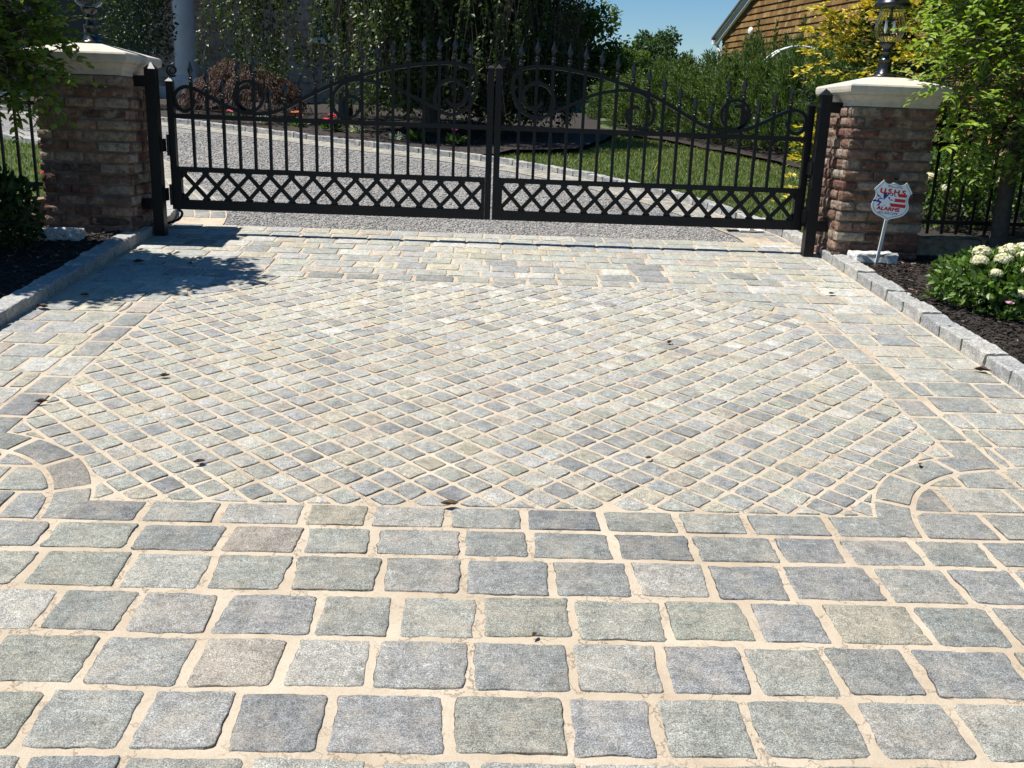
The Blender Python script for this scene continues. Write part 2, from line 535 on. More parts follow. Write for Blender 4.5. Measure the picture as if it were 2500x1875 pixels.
def stone(mb, quad, r, n=20, expo=14, jitter=.03, sd=None, margin=.012, lift=1.0, polar=None, min_area=.0006, h=.0034):
    """one paver: rounded irregular outline inside a cell, cut where it would cross sd"""
    def mapst(s, t):
        if polar:
            cx, cy, r0, r1, a0, a1 = polar
            rr = r0 + (r1 - r0) * (s + 1) / 2; aa = a0 + (a1 - a0) * (t + 1) / 2
            return cx + rr * cos(aa), cy + rr * sin(aa)
        a, b, c, d = quad
        u, v = (s + 1) / 2, (t + 1) / 2
        return ((1 - u) * (1 - v) * a[0] + u * (1 - v) * b[0] + u * v * c[0] + (1 - u) * v * d[0],
                (1 - u) * (1 - v) * a[1] + u * (1 - v) * b[1] + u * v * c[1] + (1 - u) * v * d[1])
    cs, ct = 0., 0.
    if sd is not None:
        inside = [(s / 4, t / 4) for s in range(-4, 5) for t in range(-4, 5) if sd(*mapst(s / 4, t / 4)) > margin]
        if len(inside) < 7: return
        if len(inside) < 81:
            cs = sum(p[0] for p in inside) / len(inside); ct = sum(p[1] for p in inside) / len(inside)
            if sd(*mapst(cs, ct)) < margin:
                cs, ct = max(inside, key=lambda p: sd(*mapst(*p)))
    ph = r.uniform(0, 6.28); ph2 = r.uniform(0, 6.28); k1 = r.choice((2, 3, 4)); k2 = r.choice((5, 7, 9))
    am1 = r.uniform(.4, 1.) * jitter; am2 = r.uniform(.3, .9) * jitter * .7
    cr = [expo * r.uniform(.5, 1.5) for _ in range(4)]         # corner radii in cell units
    out = []; m4 = max(2, n // 4 - 2); loop = []
    for q in range(4):
        sx, sy = ((1, -1), (1, 1), (-1, 1), (-1, -1))[q]
        c_ = cr[q]
        for k in range(3):
            a = -pi / 2 + q * pi / 2 + k * pi / 4
            loop.append((sx * (1 - c_) + c_ * cos(a), sy * (1 - c_) + c_ * sin(a)))
        nx = ((1, 1), (-1, 1), (-1, -1), (1, -1))[q]; c2 = cr[(q + 1) % 4]
        p = loop[-1]; a = q * pi / 2
        e2 = (nx[0] * (1 - c2) + c2 * cos(a), nx[1] * (1 - c2) + c2 * sin(a))
        for k in range(1, m4): loop.append((p[0] + (e2[0] - p[0]) * k / m4, p[1] + (e2[1] - p[1]) * k / m4))
    n = len(loop); off = Vector((r.uniform(0, 90), r.uniform(0, 90), 0))
    for i, (s, t) in enumerate(loop):
        a = math.atan2(t, s)
        rr = 1 - jitter * .35 + am1 * .6 * cos(k1 * a + ph) + jitter * .9 * noise.noise(Vector((s * 2.3, t * 2.3, 0)) + off) + jitter * .6 * noise.noise(Vector((s * 7, t * 7, 4)) + off) + r.uniform(-1, 1) * jitter * .22
        s, t = s * rr, t * rr
        x, y = mapst(s, t)
        if sd is not None and sd(x, y) < margin:
            lo, hi = 0., 1.
            for _ in range(9):
                m = (lo + hi) / 2
                if sd(*mapst(cs + (s - cs) * m, ct + (t - ct) * m)) > margin: lo = m
                else: hi = m
            x, y = mapst(cs + (s - cs) * lo, ct + (t - ct) * lo)
        out.append((x, y))
    ar = abs(sum(out[i][0] * out[(i + 1) % n][1] - out[(i + 1) % n][0] * out[i][1] for i in range(n))) / 2
    if ar < min_area: return
    gx = sum(p[0] for p in out) / n; gy = sum(p[1] for p in out) / n
    size = math.sqrt(ar)
    tx, ty = r.uniform(-.009, .009), r.uniform(-.009, .009); base = r.uniform(0, .0025)
    rings = [(1.0, -.012), (1.0, .0006), (1 - .035 * min(1, .12 / size), h * .7), (1 - .11 * min(1, .12 / size), h), (.45, h * 1.1)]
    vs = []
    for f, z in rings:
        for x, y in out:
            px, py = gx + (x - gx) * f, gy + (y - gy) * f
            vs.append((px, py, S * py + z + (base + (px - gx) * tx + (py - gy) * ty if z > 0 else 0) + (r.uniform(-.0011, .0011) if f < .99 else 0)))
    fs = []
    for k in range(len(rings) - 1):
        for i in range(n):
            fs.append((k * n + i, k * n + (i + 1) % n, (k + 1) * n + (i + 1) % n, (k + 1) * n + i))
    fs.append(tuple((len(rings) - 1) * n + i for i in range(n)))
    col = stone_col(r, lift)
    n0 = len(mb.f); mb.add(vs, fs, col)
    # grit, plus shadow of the open gap painted dark, along parts of the rim
    for k in (0, 1):
        for i in range(n):
            d = noise.noise(Vector((out[i][0] * 9, out[i][1] * 9, 3)) + off)
            if d > .20 - .08 * k: mb.c[n0 + k * n + i] = (col[0] * .34, col[1] * .31, col[2] * .28)


mb = MB()
rows = [.28, .50, .72, .93, 1.13, 1.335, 1.545, 1.756, 1.97, 2.181, 2.385, 2.588, 2.76, 2.95, 3.14, 3.33, 3.52, 3.70, 3.885, 4.08, 4.275, 4.465, 4.64, 4.83, 5.025, 5.235, 5.44,
        5.645, 5.85, 6.05, 6.215, 6.39, 6.565, 6.745, 6.92, 7.095, 7.27, 7.45]
for ri in range(len(rows) - 1):
    y0, y1 = rows[ri], rows[ri + 1]
    x = KX0 - .02 - (.125 if ri % 2 else 0) - rng.uniform(0, .03)
    jr = .0118 if y0 < 2.7 else .0090
    while x < KX1:
        w = rng.uniform(.205, .28)
        a, b = max(x, KX0 + .01), min(x + w, KX1 - .01)
        if b - a > .07:
            near = y1 < 2.8
            j = rng.uniform(-.004, .004)
            q = [(a + jr + rng.uniform(-.006, .006), y0 + jr + j), (b - jr + rng.uniform(-.006, .006), y0 + jr + j + rng.uniform(-.004, .004)),
                 (b - jr + rng.uniform(-.006, .006), y1 - jr + j), (a + jr + rng.uniform(-.006, .006), y1 - jr + j)]
            use = sd_outer((a + b) / 2, (y0 + y1) / 2) > -.35
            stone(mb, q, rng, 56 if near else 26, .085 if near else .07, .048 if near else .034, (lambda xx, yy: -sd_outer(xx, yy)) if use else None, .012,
                  1.06 + max(0, min(1, (y0 - 2.6) / 3)) * .60)  # rows paler with distance: grazing glare and haze put into the stone colour
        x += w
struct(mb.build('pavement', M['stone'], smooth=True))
# border course of the panel
mb = MB()


def course(p0, p1, wdir, width, pitch=.24):
    L = math.hypot(p1[0] - p0[0], p1[1] - p0[1]); k = max(1, round(L / pitch)); ux, uy = (p1[0] - p0[0]) / L, (p1[1] - p0[1]) / L
    cuts = [0] + [L * i / k + rng.uniform(-.02, .02) for i in range(1, k)] + [L]
    for i in range(k):
        a, b = cuts[i] + .013, cuts[i + 1] - .013
        pt = lambda t, w: (p0[0] + ux * t + wdir[0] * w, p0[1] + uy * t + wdir[1] * w)
        stone(mb, [pt(a, .010), pt(b, .010), pt(b, width - .010), pt(a, width - .010)], rng, 32, .08, .03, None, .012, 1.0 + max(0, min(1, (pt(a, 0)[1] - 2.6) / 3)) * .5)  # border course lightened toward the back, distant glare painted in


dd = RC0 + .035
course((PX0 + dd + .03, PY0), (PX1 - dd - .03, PY0), (0, 1), BW)
course((PX0 + dd, PY1), (PX1 - dd, PY1), (0, -1), BW)
course((PX0, PY0 + dd), (PX0, PY1 - dd), (1, 0), BW)
course((PX1, PY0 + dd), (PX1, PY1 - dd), (-1, 0), BW)
for (cx, cy), a0 in zip(CORN, (0, 90, 270, 180)):
    cuts = [0, 21, 44, 66, 90]
    for i in range(4):
        g = 1.25
        stone(mb, None, rng, 28, .08, .03, None, .01, 1.0 if cy < 4 else 1.5, (cx, cy, RC0 + .008, RC1 - .006, R(a0 + cuts[i] + g), R(a0 + cuts[i + 1] - g)))  # far corner arcs paler, painted glare as on the rows
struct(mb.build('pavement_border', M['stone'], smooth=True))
# diagonal field of small setts
mb = MB()
PA, PB = .138, .1655
for i in range(-40, 60):
    for j in range(-40, 60):
        p0 = 2.86 + PA * i; q0 = 3.33 + PB * j
        cx, cy = (p0 + PA / 2 - q0 - PB / 2) / 2, (p0 + PA / 2 + q0 + PB / 2) / 2
        if sd_inner(cx, cy) < -.07: continue
        gp, gq = .0115, .0115
        o1, o2 = rng.uniform(-.004, .004), rng.uniform(-.004, .004)
        pq = [(p0 + gp + o1, q0 + gq), (p0 + PA - gp + o2, q0 + gq + rng.uniform(-.006, .006)), (p0 + PA - gp, q0 + PB - gq + o1), (p0 + gp + rng.uniform(-.006, .006), q0 + PB - gq + o2)]
        q = [((p - qq) / 2, (p + qq) / 2) for p, qq in pq]
        fl = sd_inner(cx, cy) < .12
        stone(mb, q, rng, 20, .15, .045, sd_inner if fl else None, .007, 1.22 + .48 * max(0, min(1, (cy - 3.2) / 2.2)), None, .0009, .0034)  # setts lighten with depth, haze and glare mixed into their colour
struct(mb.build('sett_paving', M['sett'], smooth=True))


# flat paver bands along the gravel
def band(edge, side, ncol, w, y_from):
    mb = MB()
    P = smooth_path([(p[0], p[1], 0) for p in edge], 6)
    # resample by length
    acc = 0; pts = [P[0]]; step = .02
    for i in range(len(P) - 1):
        seg = (P[i + 1] - P[i]).length
        k = max(1, int(seg / step))
        for s in range(1, k + 1): pts.append(P[i].lerp(P[i + 1], s / k))
    nrm = []
    for i in range(len(pts)):
        t = pts[min(i + 3, len(pts) - 1)] - pts[max(i - 3, 0)]; t.normalize(); nrm.append(Vector((-t.y, t.x, 0)) * side)
    for cidx in range(ncol):
        i = 0
        while i < len(pts) - 16:
            L = rng.randint(9, 12)
            a, b = i, min(i + L, len(pts) - 1)
            if pts[a].y > y_from:
                w0, w1 = .02 + cidx * w + .006, .02 + (cidx + 1) * w - .006
                q = []
                for idx, ww in ((a, w0), (b - 1, w0), (b - 1, w1), (a, w1)):
                    p = pts[idx] + nrm[idx] * ww; q.append((p.x, p.y))
                stone(mb, q, rng, 16, .08, .03, None, .01, 1.25)
            i += L
    return mb, pts, nrm


for nm, edge, side in (('right', EDGE_R, 1), ('left', EDGE_L, -1)):
    mbb, pts, nrm = band(edge, side, 3, .125, 7.47)
    bed = MB()
    for i in range(0, len(pts) - 6, 6):
        j = i + 6
        if pts[i].y < 7.3: continue
        w = .40
        q = [pts[i], pts[j], pts[j] + nrm[j] * w, pts[i] + nrm[i] * w]
        vs = [(p.x, p.y, gz(p.y) + .0015) for p in q]
        bed.add(vs, [(0, 1, 2, 3)] if side > 0 else [(3, 2, 1, 0)])
    struct(bed.build('path_bed', M['grout']))
    ob = mbb.build('path_edge', M['stone'], smooth=True); struct(ob)


# ------------------------------------------------------------------ kerbs
def rough_block(name, L, W, H, seed, mat, amp=.006, cuts=3, bev=.012):
    r = random.Random(seed)
    bm = bmesh.new()
    bmesh.ops.create_cube(bm, size=1)
    for v in bm.verts: v.co = Vector((v.co.x * W, v.co.y * L, v.co.z * H))
    bmesh.ops.bevel(bm, geom=bm.edges[:], offset=bev, segments=2, affect='EDGES', profile=.6)
    bmesh.ops.subdivide_edges(bm, edges=[e for e in bm.edges if e.calc_length() > .05], cuts=cuts, use_grid_fill=True)
    for v in bm.verts:
        q = v.co * 26 + Vector((seed * 7.3, seed * 1.9, 0))
        v.co += Vector((noise.noise(q), noise.noise(q + Vector((9, 0, 0))), noise.noise(q + Vector((0, 9, 0))))) * amp
        v.co += Vector((r.uniform(-1, 1), r.uniform(-1, 1), r.uniform(-1, 1))) * amp * .25
    me = bpy.data.meshes.new(name); bm.to_mesh(me); bm.free()
    me.materials.append(mat)
    return me


KB = [rough_block('kerb_block', .240, .125, .20, 11 + i, M['kerb'], .0065, 4, .008) for i in range(7)]


def kerb_line(label, edge, side, y0, y1, off=.065, up=-.028, pitch=.248, joint=True):
    P = smooth_path([(p[0], p[1], 0) for p in edge], 8)
    pts = [P[0]]
    for i in range(len(P) - 1):
        k = max(1, int((P[i + 1] - P[i]).length / .01))
        for s in range(1, k + 1): pts.append(P[i].lerp(P[i + 1], s / k))
    root = thing('stone_kerb', label, 'kerb', (edge[0][0], edge[0][1], gz(edge[0][1])))
    acc = 0; last = pts[0]; centers = []
    nxt = pitch / 2
    for i in range(1, len(pts)):
        acc += (pts[i] - pts[i - 1]).length
        if acc >= nxt:
            nxt += pitch
            if y0 <= pts[i].y <= y1: centers.append(i)
    jm = MB()
    for n_, i in enumerate(centers):
        t = pts[min(i + 8, len(pts) - 1)] - pts[max(i - 8, 0)]; t.normalize()
        nr = Vector((-t.y, t.x, 0)) * side
        c = pts[i] - nr * off
        o = bpy.data.objects.new('kerb_block', KB[rng.randrange(7)]); COL.objects.link(o); o.parent = root
        ang = math.atan2(t.y, t.x) - pi / 2
        c.z = gz(c.y) + up + rng.uniform(-.006, .006)
        slope = math.atan(S) * (1 if t.y > 0 else -1) * abs(t.y)
        o.location = c - root.location
        o.rotation_euler = (slope + (pi if rng.random() < 0 else 0), rng.uniform(-.02, .02), ang + rng.uniform(-.012, .012) + (pi if rng.random() < .5 else 0))
        if abs(o.rotation_euler.z - ang) > 1: o.rotation_euler.x = -slope
        # mortar joint after this block
        if joint:
            jc = c + t * pitch / 2
            Mx = Matrix.Translation((jc.x, jc.y, gz(jc.y) + up)) @ Matrix.Rotation(ang, 4, 'Z')
            box(jm, -.045, .045, -.016, .016, -.08, .086, (1, 1, 1), Mx)
    jm.build('mortar_joints', M['grout'], root)
    return root


kerb_line('straight granite block kerb in full sun along the mulch bed with cream flowers', [(KX1, 1.3), (KX1, 7.02)], 1, 1.2, 7.1)
kerb_line('straight granite block kerb half in tree shade on the left of the apron', [(KX0, 1.3), (KX0, 6.9)], -1, 1.2, 7.1)
kerb_line('long curving granite kerb behind the gate between gravel drive and lawn', EDGE_R, 1, 7.25, 17, .065, -.035)
kerb_line('short granite kerb curving away left from the hinge post behind the gate', [p for p in EDGE_L[:6]], -1, 7.3, 11.0, .065, -.03)
kerb_line('flush pale granite kerb edging the grass seen through the left fence', EDGE_L[5:], -1, 11.0, 17, .065, -.075)

# loose granite pieces beside the piers
for lab, loc, rz, dims, sd_ in (('rough granite block half in shade, lying on mulch before the left brick pier', (-2.88, 6.52, gz(6.52) + .085), R(3), (.12, .27, .09), 3),
                                ('pale rounded granite slab lying on mulch beside the alarm sign stake', (2.80, 6.66, gz(6.66) + .08), R(8), (.17, .31, .085), 8)):
    me = rough_block('granite_block', dims[1], dims[0], dims[2], sd_, M['white_granite'], .016, 4, .02)
    o = bpy.data.objects.new('granite_block', me); COL.objects.link(o); o.location = loc; o.rotation_euler = (0, R(2), R(90) + rz)
    tag(o, lab, 'stone')

# ------------------------------------------------------------------ gate
GY = 7.12; XC = .055
MAIN = [(.353, 1.653), (.32, 1.618), (.282, 1.609), (.239, 1.621), (.208, 1.659), (.215, 1.73), (.264, 1.777), (.323, 1.785), (.393, 1.755), (.429, 1.692), (.432, 1.624), (.40, 1.57), (.33, 1.543),
        (.26, 1.555), (.19, 1.60), (.152, 1.66), (.134, 1.728), (.138, 1.815), (.178, 1.868), (.261, 1.895), (.379, 1.899), (.531, 1.886), (.661, 1.866), (.77, 1.846), (.892, 1.812), (1.014, 1.776), (1.136, 1.735),
        (1.261, 1.678), (1.387, 1.614), (1.503, 1.552), (1.617, 1.510), (1.74, 1.498), (1.849, 1.512), (1.977, 1.562), (2.102, 1.628), (2.20, 1.665), (2.26, 1.655), (2.303, 1.61), (2.305, 1.548), (2.27, 1.508),
        (2.225, 1.500), (2.184, 1.525), (2.172, 1.562), (2.19, 1.59)]
SEC = [(.40, 1.572), (.469, 1.602), (.554, 1.641), (.629, 1.675), (.734, 1.722), (.89, 1.755), (1.015, 1.757), (1.105, 1.724), (1.165, 1.653), (1.174, 1.581), (1.150, 1.527), (1.078, 1.492), (1.011, 1.511), (.974, 1.563),
       (.981, 1.615), (1.023, 1.643), (1.067, 1.634)]
MAINP = smooth_path([(p[0], p[1], 0) for p in MAIN], 5)
ARCH = [p for p in MAINP[5 * 17:5 * 37]]


def arch_z(u):
    best = None
    for i in range(len(ARCH) - 1):
        a, b = ARCH[i], ARCH[i + 1]
        if min(a.x, b.x) <= u <= max(a.x, b.x) and abs(b.x - a.x) > 1e-6:
            z = a.y + (b.y - a.y) * (u - a.x) / (b.x - a.x)
            best = z if best is None else max(best, z)
    if best is None: best = 1.84 if u < 1 else 1.62
    du = u - 1.777
    if abs(du) < .105: best = max(best, 1.615 + math.sqrt(max(0, .105 ** 2 - du * du)) * .95)
    return best


def spear(mb, x, y, z, k=1.0):
    """flat leaf-shaped spearhead"""
    pr = [(.0, .006, .006), (.012, .012, .010), (.045, .0215, .010), (.075, .0115, .007), (.112, .0015, .0015)]
    vs = []
    for h, a, b in pr: vs += [(x - a, y, z + h * k), (x, y - b, z + h * k), (x + a, y, z + h * k), (x, y + b, z + h * k)]
    fs = [(3, 2, 1, 0)]
    for i in range(len(pr) - 1):
        for j in range(4): fs.append((i * 4 + j, i * 4 + (j + 1) % 4, i * 4 + 4 + (j + 1) % 4, i * 4 + 4 + j))
    fs.append(tuple((len(pr) - 1) * 4 + j for j in range(4)))
    mb.add(vs, fs)


def gate_leaf(label, sgn, nb):
    X = lambda u: XC + sgn * u
    root = thing('gate_leaf', label, 'gate', (X(2.36), GY, .80))
    iron = M['iron']
    zb, zl, zm = .794, 1.085, 1.462
    fr = MB()

    def bx(u0, u1, z0, z1, d=.05):
        a, b = sorted((X(u0), X(u1))); box(fr, a, b, GY - d / 2, GY + d / 2, z0, z1)
    bx(.006, .052, zb, 1.875)                 # meeting stile
    bx(2.315, 2.362, zb, 1.70)                # hinge stile
    bx(.0525, 2.3145, zb, zb + .070, .048)    # bottom rail
    bx(.0525, 2.3145, zl - .018, zl + .018, .044)
    bx(.0525, 2.3145, zm - .017, zm + .017, .044)
    bx(.0525, .078, zb + .0705, zl - .0185, .046); bx(2.289, 2.3145, zb + .0705, zl - .0185, .046)
    fr.build('gate_frame', iron, root)
    # pyramid tops of the stiles
    for u, z in ((.029, 1.875), (2.338, 1.70)):
        x = X(u); cp = MB()
        cp.add([(x - .028, GY - .028, z + .001), (x + .028, GY - .028, z + .001), (x + .028, GY + .028, z + .001), (x - .028, GY + .028, z + .001), (x, GY, z + .032)], [(0, 1, 4), (1, 2, 4), (2, 3, 4), (3, 0, 4), (3, 2, 1, 0)])
        cp.build('stile_cap', iron, root)
    # diagonal lattice
    la = MB()
    z0, z1 = zb + .066, zl - .014; hh = z1 - z0; run = hh * .92; p = .1575
    k = -2
    while k * p < 2.5:
        for d in (1, -1):
            ua = .05 + k * p + (0 if d > 0 else run)
            ub = ua + d * run
            pa, pb = (ua, z0), (ub, z1)
            lo, hi = .068, 2.30

            def cl(a, b):
                if a[0] < lo: t = (lo - a[0]) / (b[0] - a[0]); return (lo, a[1] + t * (b[1] - a[1]))
                if a[0] > hi: t = (hi - a[0]) / (b[0] - a[0]); return (hi, a[1] + t * (b[1] - a[1]))
                return a
            if max(ua, ub) < lo or min(ua, ub) > hi: continue
            a2, b2 = cl(pa, pb), cl(pb, pa)
            if abs(a2[1] - b2[1]) < .02: continue
            flatbar(la, [(X(a2[0]), a2[1]), (X(b2[0]), b2[1])], GY + d * .0062, .029, .012)
        k += 1
    la.build('lattice_panel', iron, root)
    # scrollwork
    s1 = MB()
    tp = [1.0] * len(MAINP)
    flatbar(s1, [(X(q.x), q.y) for q in MAINP], GY, .0255, .034)
    s1.build('scroll_arch', iron, root)
    s2 = MB(); sp = smooth_path([(q[0], q[1], 0) for q in SEC], 5)
    flatbar(s2, [(X(q.x), q.y) for q in sp], GY + .001, .0225, .030); s2.build('lower_scroll', iron, root)
    s3 = MB(); ring = []
    for i in range(46):
        a = R(-75 + i * 12); rr = .104 - .052 * max(0, (i - 26) / 20) ** 1.2
        ring.append((X(1.777 + rr * cos(a)), 1.617 + rr * sin(a)))
    flatbar(s3, ring, GY + .0015, .0225, .028); s3.build('scroll_ring', iron, root)
    for u, z, rr, dirn in ((2.316, 1.745, .042, 1), (.060, 1.895, .034, -1)):
        c = MB(); pts = []
        for i in range(34):
            a = R(-120 + i * 15); r_ = rr * (1 - .62 * i / 33)
            uu = u + dirn * 0 + (r_ * cos(a)) * (1 if u > 1 else -1)
            pts.append((X(uu), z + .03 + r_ * sin(a)))
        flatbar(c, pts, GY, .010, .018); c.build('curl', iron, root)
    # pickets, each with its spearhead and collars
    for i in range(nb):
        u = .068 + (2.300 - .068) * (i + 1) / (nb + 1)
        az = arch_z(u); x = X(u)
        b = MB(); box(b, x - .0105, x + .0105, GY - .0105, GY + .0105, zl + .0185, zm - .0175)
        box(b, x - .0105, x + .0105, GY - .0105, GY + .0105, zm + .0175, az + .078)
        o = b.build('picket', iron, root)
        f = MB(); spear(f, x, GY, az + .079, .94)
        lathe(f, [(.0095, .030), (.0155, .036), (.0155, .044), (.0095, .050)], (x, GY, az), 10)
        lathe(f, [(.0095, .052), (.0155, .057), (.0155, .065), (.0095, .070)], (x, GY, az), 10)
        f.build('spearhead', M['lamp_black'], o)
    # hinges
    for z in (1.255, .90):
        h = MB()
        a, b_ = sorted((X(2.363), X(2.378))); box(h, a, b_, GY - .02, GY + .02, z - .07, z + .07)
        tube(h, [(X(2.366), GY - .036, z - .075), (X(2.366), GY - .036, z + .075)], .010, 10)
        h.build('hinge', iron, root)
    return root


gate_leaf('left leaf of the black iron gate, hinged on the shaded left post', -1, 19)
gate_leaf('right leaf of the black iron gate, hinged on the post by the sunlit pier', 1, 18)


def gate_post(label, x, dirn):
    y0, y1 = 6.972, 7.048; w = .038
    root = thing('gate_post', label, 'post', (x, 7.02, gz(7.02)))
    b = MB(); box(b, x - w, x + w, y0, y1, gz(7) - .02, 1.775); b.build('post_tube', M['iron'], root)
    c = MB(); z = 1.776
    c.add([(x - w - .004, y0 - .004, z), (x + w + .004, y0 - .004, z), (x + w + .004, y1 + .004, z), (x - w - .004, y1 + .004, z), (x, 7.02, z + .048)], [(0, 1, 4), (1, 2, 4), (2, 3, 4), (3, 0, 4), (3, 2, 1, 0)])
    c.build('post_cap', M['iron'], root)
    for z0 in (1.655, .80):
        k = MB(); a, bb = sorted((x + dirn * (w + .001), x + dirn * .125)); box(k, a, bb, y0 + .01, y1 - .01, z0, z0 + .075); k.build('wall_bracket', M['iron'], root)
    for z0 in (1.21, .86):
        k = MB(); a, bb = sorted((x - dirn * (w + .001), x - dirn * (w + .012))); box(k, a, bb, y0 + .02, y1 + .04, z0, z0 + .09)
        k.build('hinge_plate', M['iron'], root)


gate_post('square iron gate post with bright pyramid cap against the shaded left pier', -2.375, -1)
gate_post('square iron gate post with dark cap against the sunlit side of the right pier', 2.452, 1)

# drive arms of the opener under the gate
mb = MB(); tube(mb, smooth_path([(-2.30, 7.16, .80), (-2.28, 7.22, .755), (-2.33, 7.28, .70), (-2.42, 7.30, .665), (-2.47, 7.25, .64)], 5), .010, 8)
o = mb.build('cable', M['rubber'], smooth=True); tag(o, 'black cable looping from the left gate leaf down to the kerb block', 'cable')
mb = MB(); ys = 7.9
box(mb, 2.16, 2.36, ys - .05, ys + .05, gz(ys) + .008, gz(ys) + .020)
st = thing('gate_stop', 'low white metal gate stop plate on the paver band behind the right leaf', 'gate stop', (2.26, ys, gz(ys)))
mb.build('plate', M['white_paint'], st)
mb = MB(); box(mb, 2.235, 2.275, ys - .05, ys - .02, gz(ys) + .0205, gz(ys) + .075); mb.build('upright', M['white_paint'], st)
mb = MB(); box(mb, 2.06, 2.155, ys - .03, ys + .03, gz(ys) + .008, gz(ys) + .016); mb.build('arm', M['iron'], st)


# ------------------------------------------------------------------ brick piers
BRC = [((.165, .098, .072), 4), ((.14, .070, .054), 2.2), ((.205, .134, .10), 3.5), ((.24, .185, .142), 2.8), ((.28, .24, .195), 1.6), ((.09, .06, .05), 1.8)]


def brick(mb, x0, x1, y0, y1, z0, z1, r, axis, out):
    """tumbled brick: a lumpy block; axis/out say which side faces the weather"""
    nx = 4
    col = r.choices([c for c, w in BRC], [w for c, w in BRC])[0]; col = jit(r, col, .14)
    cx, cy, cz = (x0 + x1) / 2, (y0 + y1) / 2, (z0 + z1) / 2
    hx, hy, hz = (x1 - x0) / 2, (y1 - y0) / 2, (z1 - z0) / 2
    bulge = r.uniform(-.002, .010); tilt = r.uniform(-.009, .009); off = Vector((r.uniform(0, 99), r.uniform(0, 99), 0))
    L, D = (hx, hy) if axis == 'y' else (hy, hx)
    vs = []; nu, nv = 6, 4
    # face grid (u along length, v up) with inset rim then sides
    def P(u, v, d):
        n1 = noise.noise(Vector((u * 2.1, v * 1.7, 0)) + off) * .0045; n2 = noise.noise(Vector((u * 2.1, v * 1.7, 5)) + off) * .004
        uu = u * L + n1; vv = v * hz + n2; dd = d * D
        if d > 0: dd += bulge * (1 - u * u) * (1 - v * v) + tilt * u + n1 * 1.2
        if axis == 'y': return (cx + uu, cy + out * dd, cz + vv)
        return (cx + out * dd, cy + uu, cz + vv)
    g = []
    for j in range(nv + 1):
        row = []
        for i in range(nu + 1):
            u = -1 + 2 * i / nu; v = -1 + 2 * j / nv
            edge = (i in (0, nu)) + (j in (0, nv))
            k = .965 if edge == 2 else 1.0
            row.append(len(vs)); vs.append(P(u * k, v * (.93 if j in (0, nv) else 1), 1.0 - (.10 * edge if edge else 0)))
        g.append(row)
    fs = [(g[j][i], g[j][i + 1], g[j + 1][i + 1], g[j + 1][i]) for j in range(nv) for i in range(nu)]
    rim = [g[0][i] for i in range(nu)] + [g[j][nu] for j in range(nv)] + [g[nv][i] for i in range(nu, 0, -1)] + [g[j][0] for j in range(nv, 0, -1)]
    base = len(vs)
    for idx in rim:
        p = vs[idx]
        if axis == 'y': vs.append((p[0], cy - out * D, p[2]))
        else: vs.append((cx - out * D, p[1], p[2]))
    m = len(rim)
    for i in range(m): fs.append((rim[(i + 1) % m], rim[i], base + i, base + (i + 1) % m))
    mb.add(vs, fs, col)


def pier(label, x0, y0, zcap, seed):
    r = random.Random(seed); w = .60; x1, y1 = x0 + w, y0 + w
    zb = gz(y0) - .12; zt = zcap - .145
    root = thing('brick_pier', label, 'pier', (x0 + w / 2, y0 + w / 2, gz(y0)))
    mb = MB(); box(mb, x0 + .009, x1 - .009, y0 + .009, y1 - .009, zb, zt + .02); mb.build('mortar_core', M['mortar'], root)
    mb = MB(); ch = .0745; nrow = int((zt - zb) / ch) + 1; hh = (zt - zb) / nrow
    for k in range(nrow):
        z0, z1 = zb + k * hh + .006, zb + (k + 1) * hh - .006
        for side in range(4):
            L = w; s = 0.0; first = True
            lens = []
            off = .1 if (k + side) % 2 else .2
            pos = [0.0, off]
            while pos[-1] < L - .12: pos.append(pos[-1] + r.uniform(.175, .215))
            pos[-1] = L
            for i in range(len(pos) - 1):
                a, b = pos[i] + .0065, pos[i + 1] - .0065
                if pos[i + 1] - pos[i] < .03: continue
                if i == 0: a = pos[i] - (.004 if side in (0, 2) else -.012)
                if i == len(pos) - 2: b = pos[i + 1] + (.004 if side in (0, 2) else -.012)
                pr = r.uniform(-.006, .013)
                if side == 0: brick(mb, x0 + a, x0 + b, y0 - pr, y0 + .07, z0, z1, r, 'y', -1)
                elif side == 2: brick(mb, x0 + a, x0 + b, y1 - .07, y1 + pr, z0, z1, r, 'y', 1)
                elif side == 1: brick(mb, x1 - .07, x1 + pr, y0 + a, y0 + b, z0, z1, r, 'x', 1)
                else: brick(mb, x0 - pr, x0 + .07, y0 + a, y0 + b, z0, z1, r, 'x', -1)
    mb.build('brickwork', M['brick'], root, smooth=False)
    # moulded cast stone cap
    mb = MB(); cx, cy = x0 + w / 2, y0 + w / 2; z = zt
    prof = [(.285, .0), (.297, .0), (.297, .022), (.306, .026), (.306, .040), (.318, .058), (.335, .070), (.335, .080), (.352, .086), (.358, .094), (.361, .112), (.361, .134), (.355, .145), (.345, .149), (.118, .207), (.112, .209)]
    vs = []; fs = []
    for h, dz in prof: vs += [(cx - h, cy - h, z + dz), (cx + h, cy - h, z + dz), (cx + h, cy + h, z + dz), (cx - h, cy + h, z + dz)]
    for i in range(len(prof) - 1):
        for j in range(4): fs.append((i * 4 + j, i * 4 + (j + 1) % 4, i * 4 + 4 + (j + 1) % 4, i * 4 + 4 + j))
    fs.append(tuple((len(prof) - 1) * 4 + j for j in range(4)))
    mb.add(vs, fs); mb.build('cap', M['caststone'], root)
    return cx, cy, z + .209


lpL = pier('shaded tumbled brick pier at left with moulded cream cap behind leaves', -3.09, 6.76, 1.862, 4)
lpR = pier('tumbled brick pier behind the alarm sign, its gate side in sun', 2.572, 6.76, 1.848, 9)


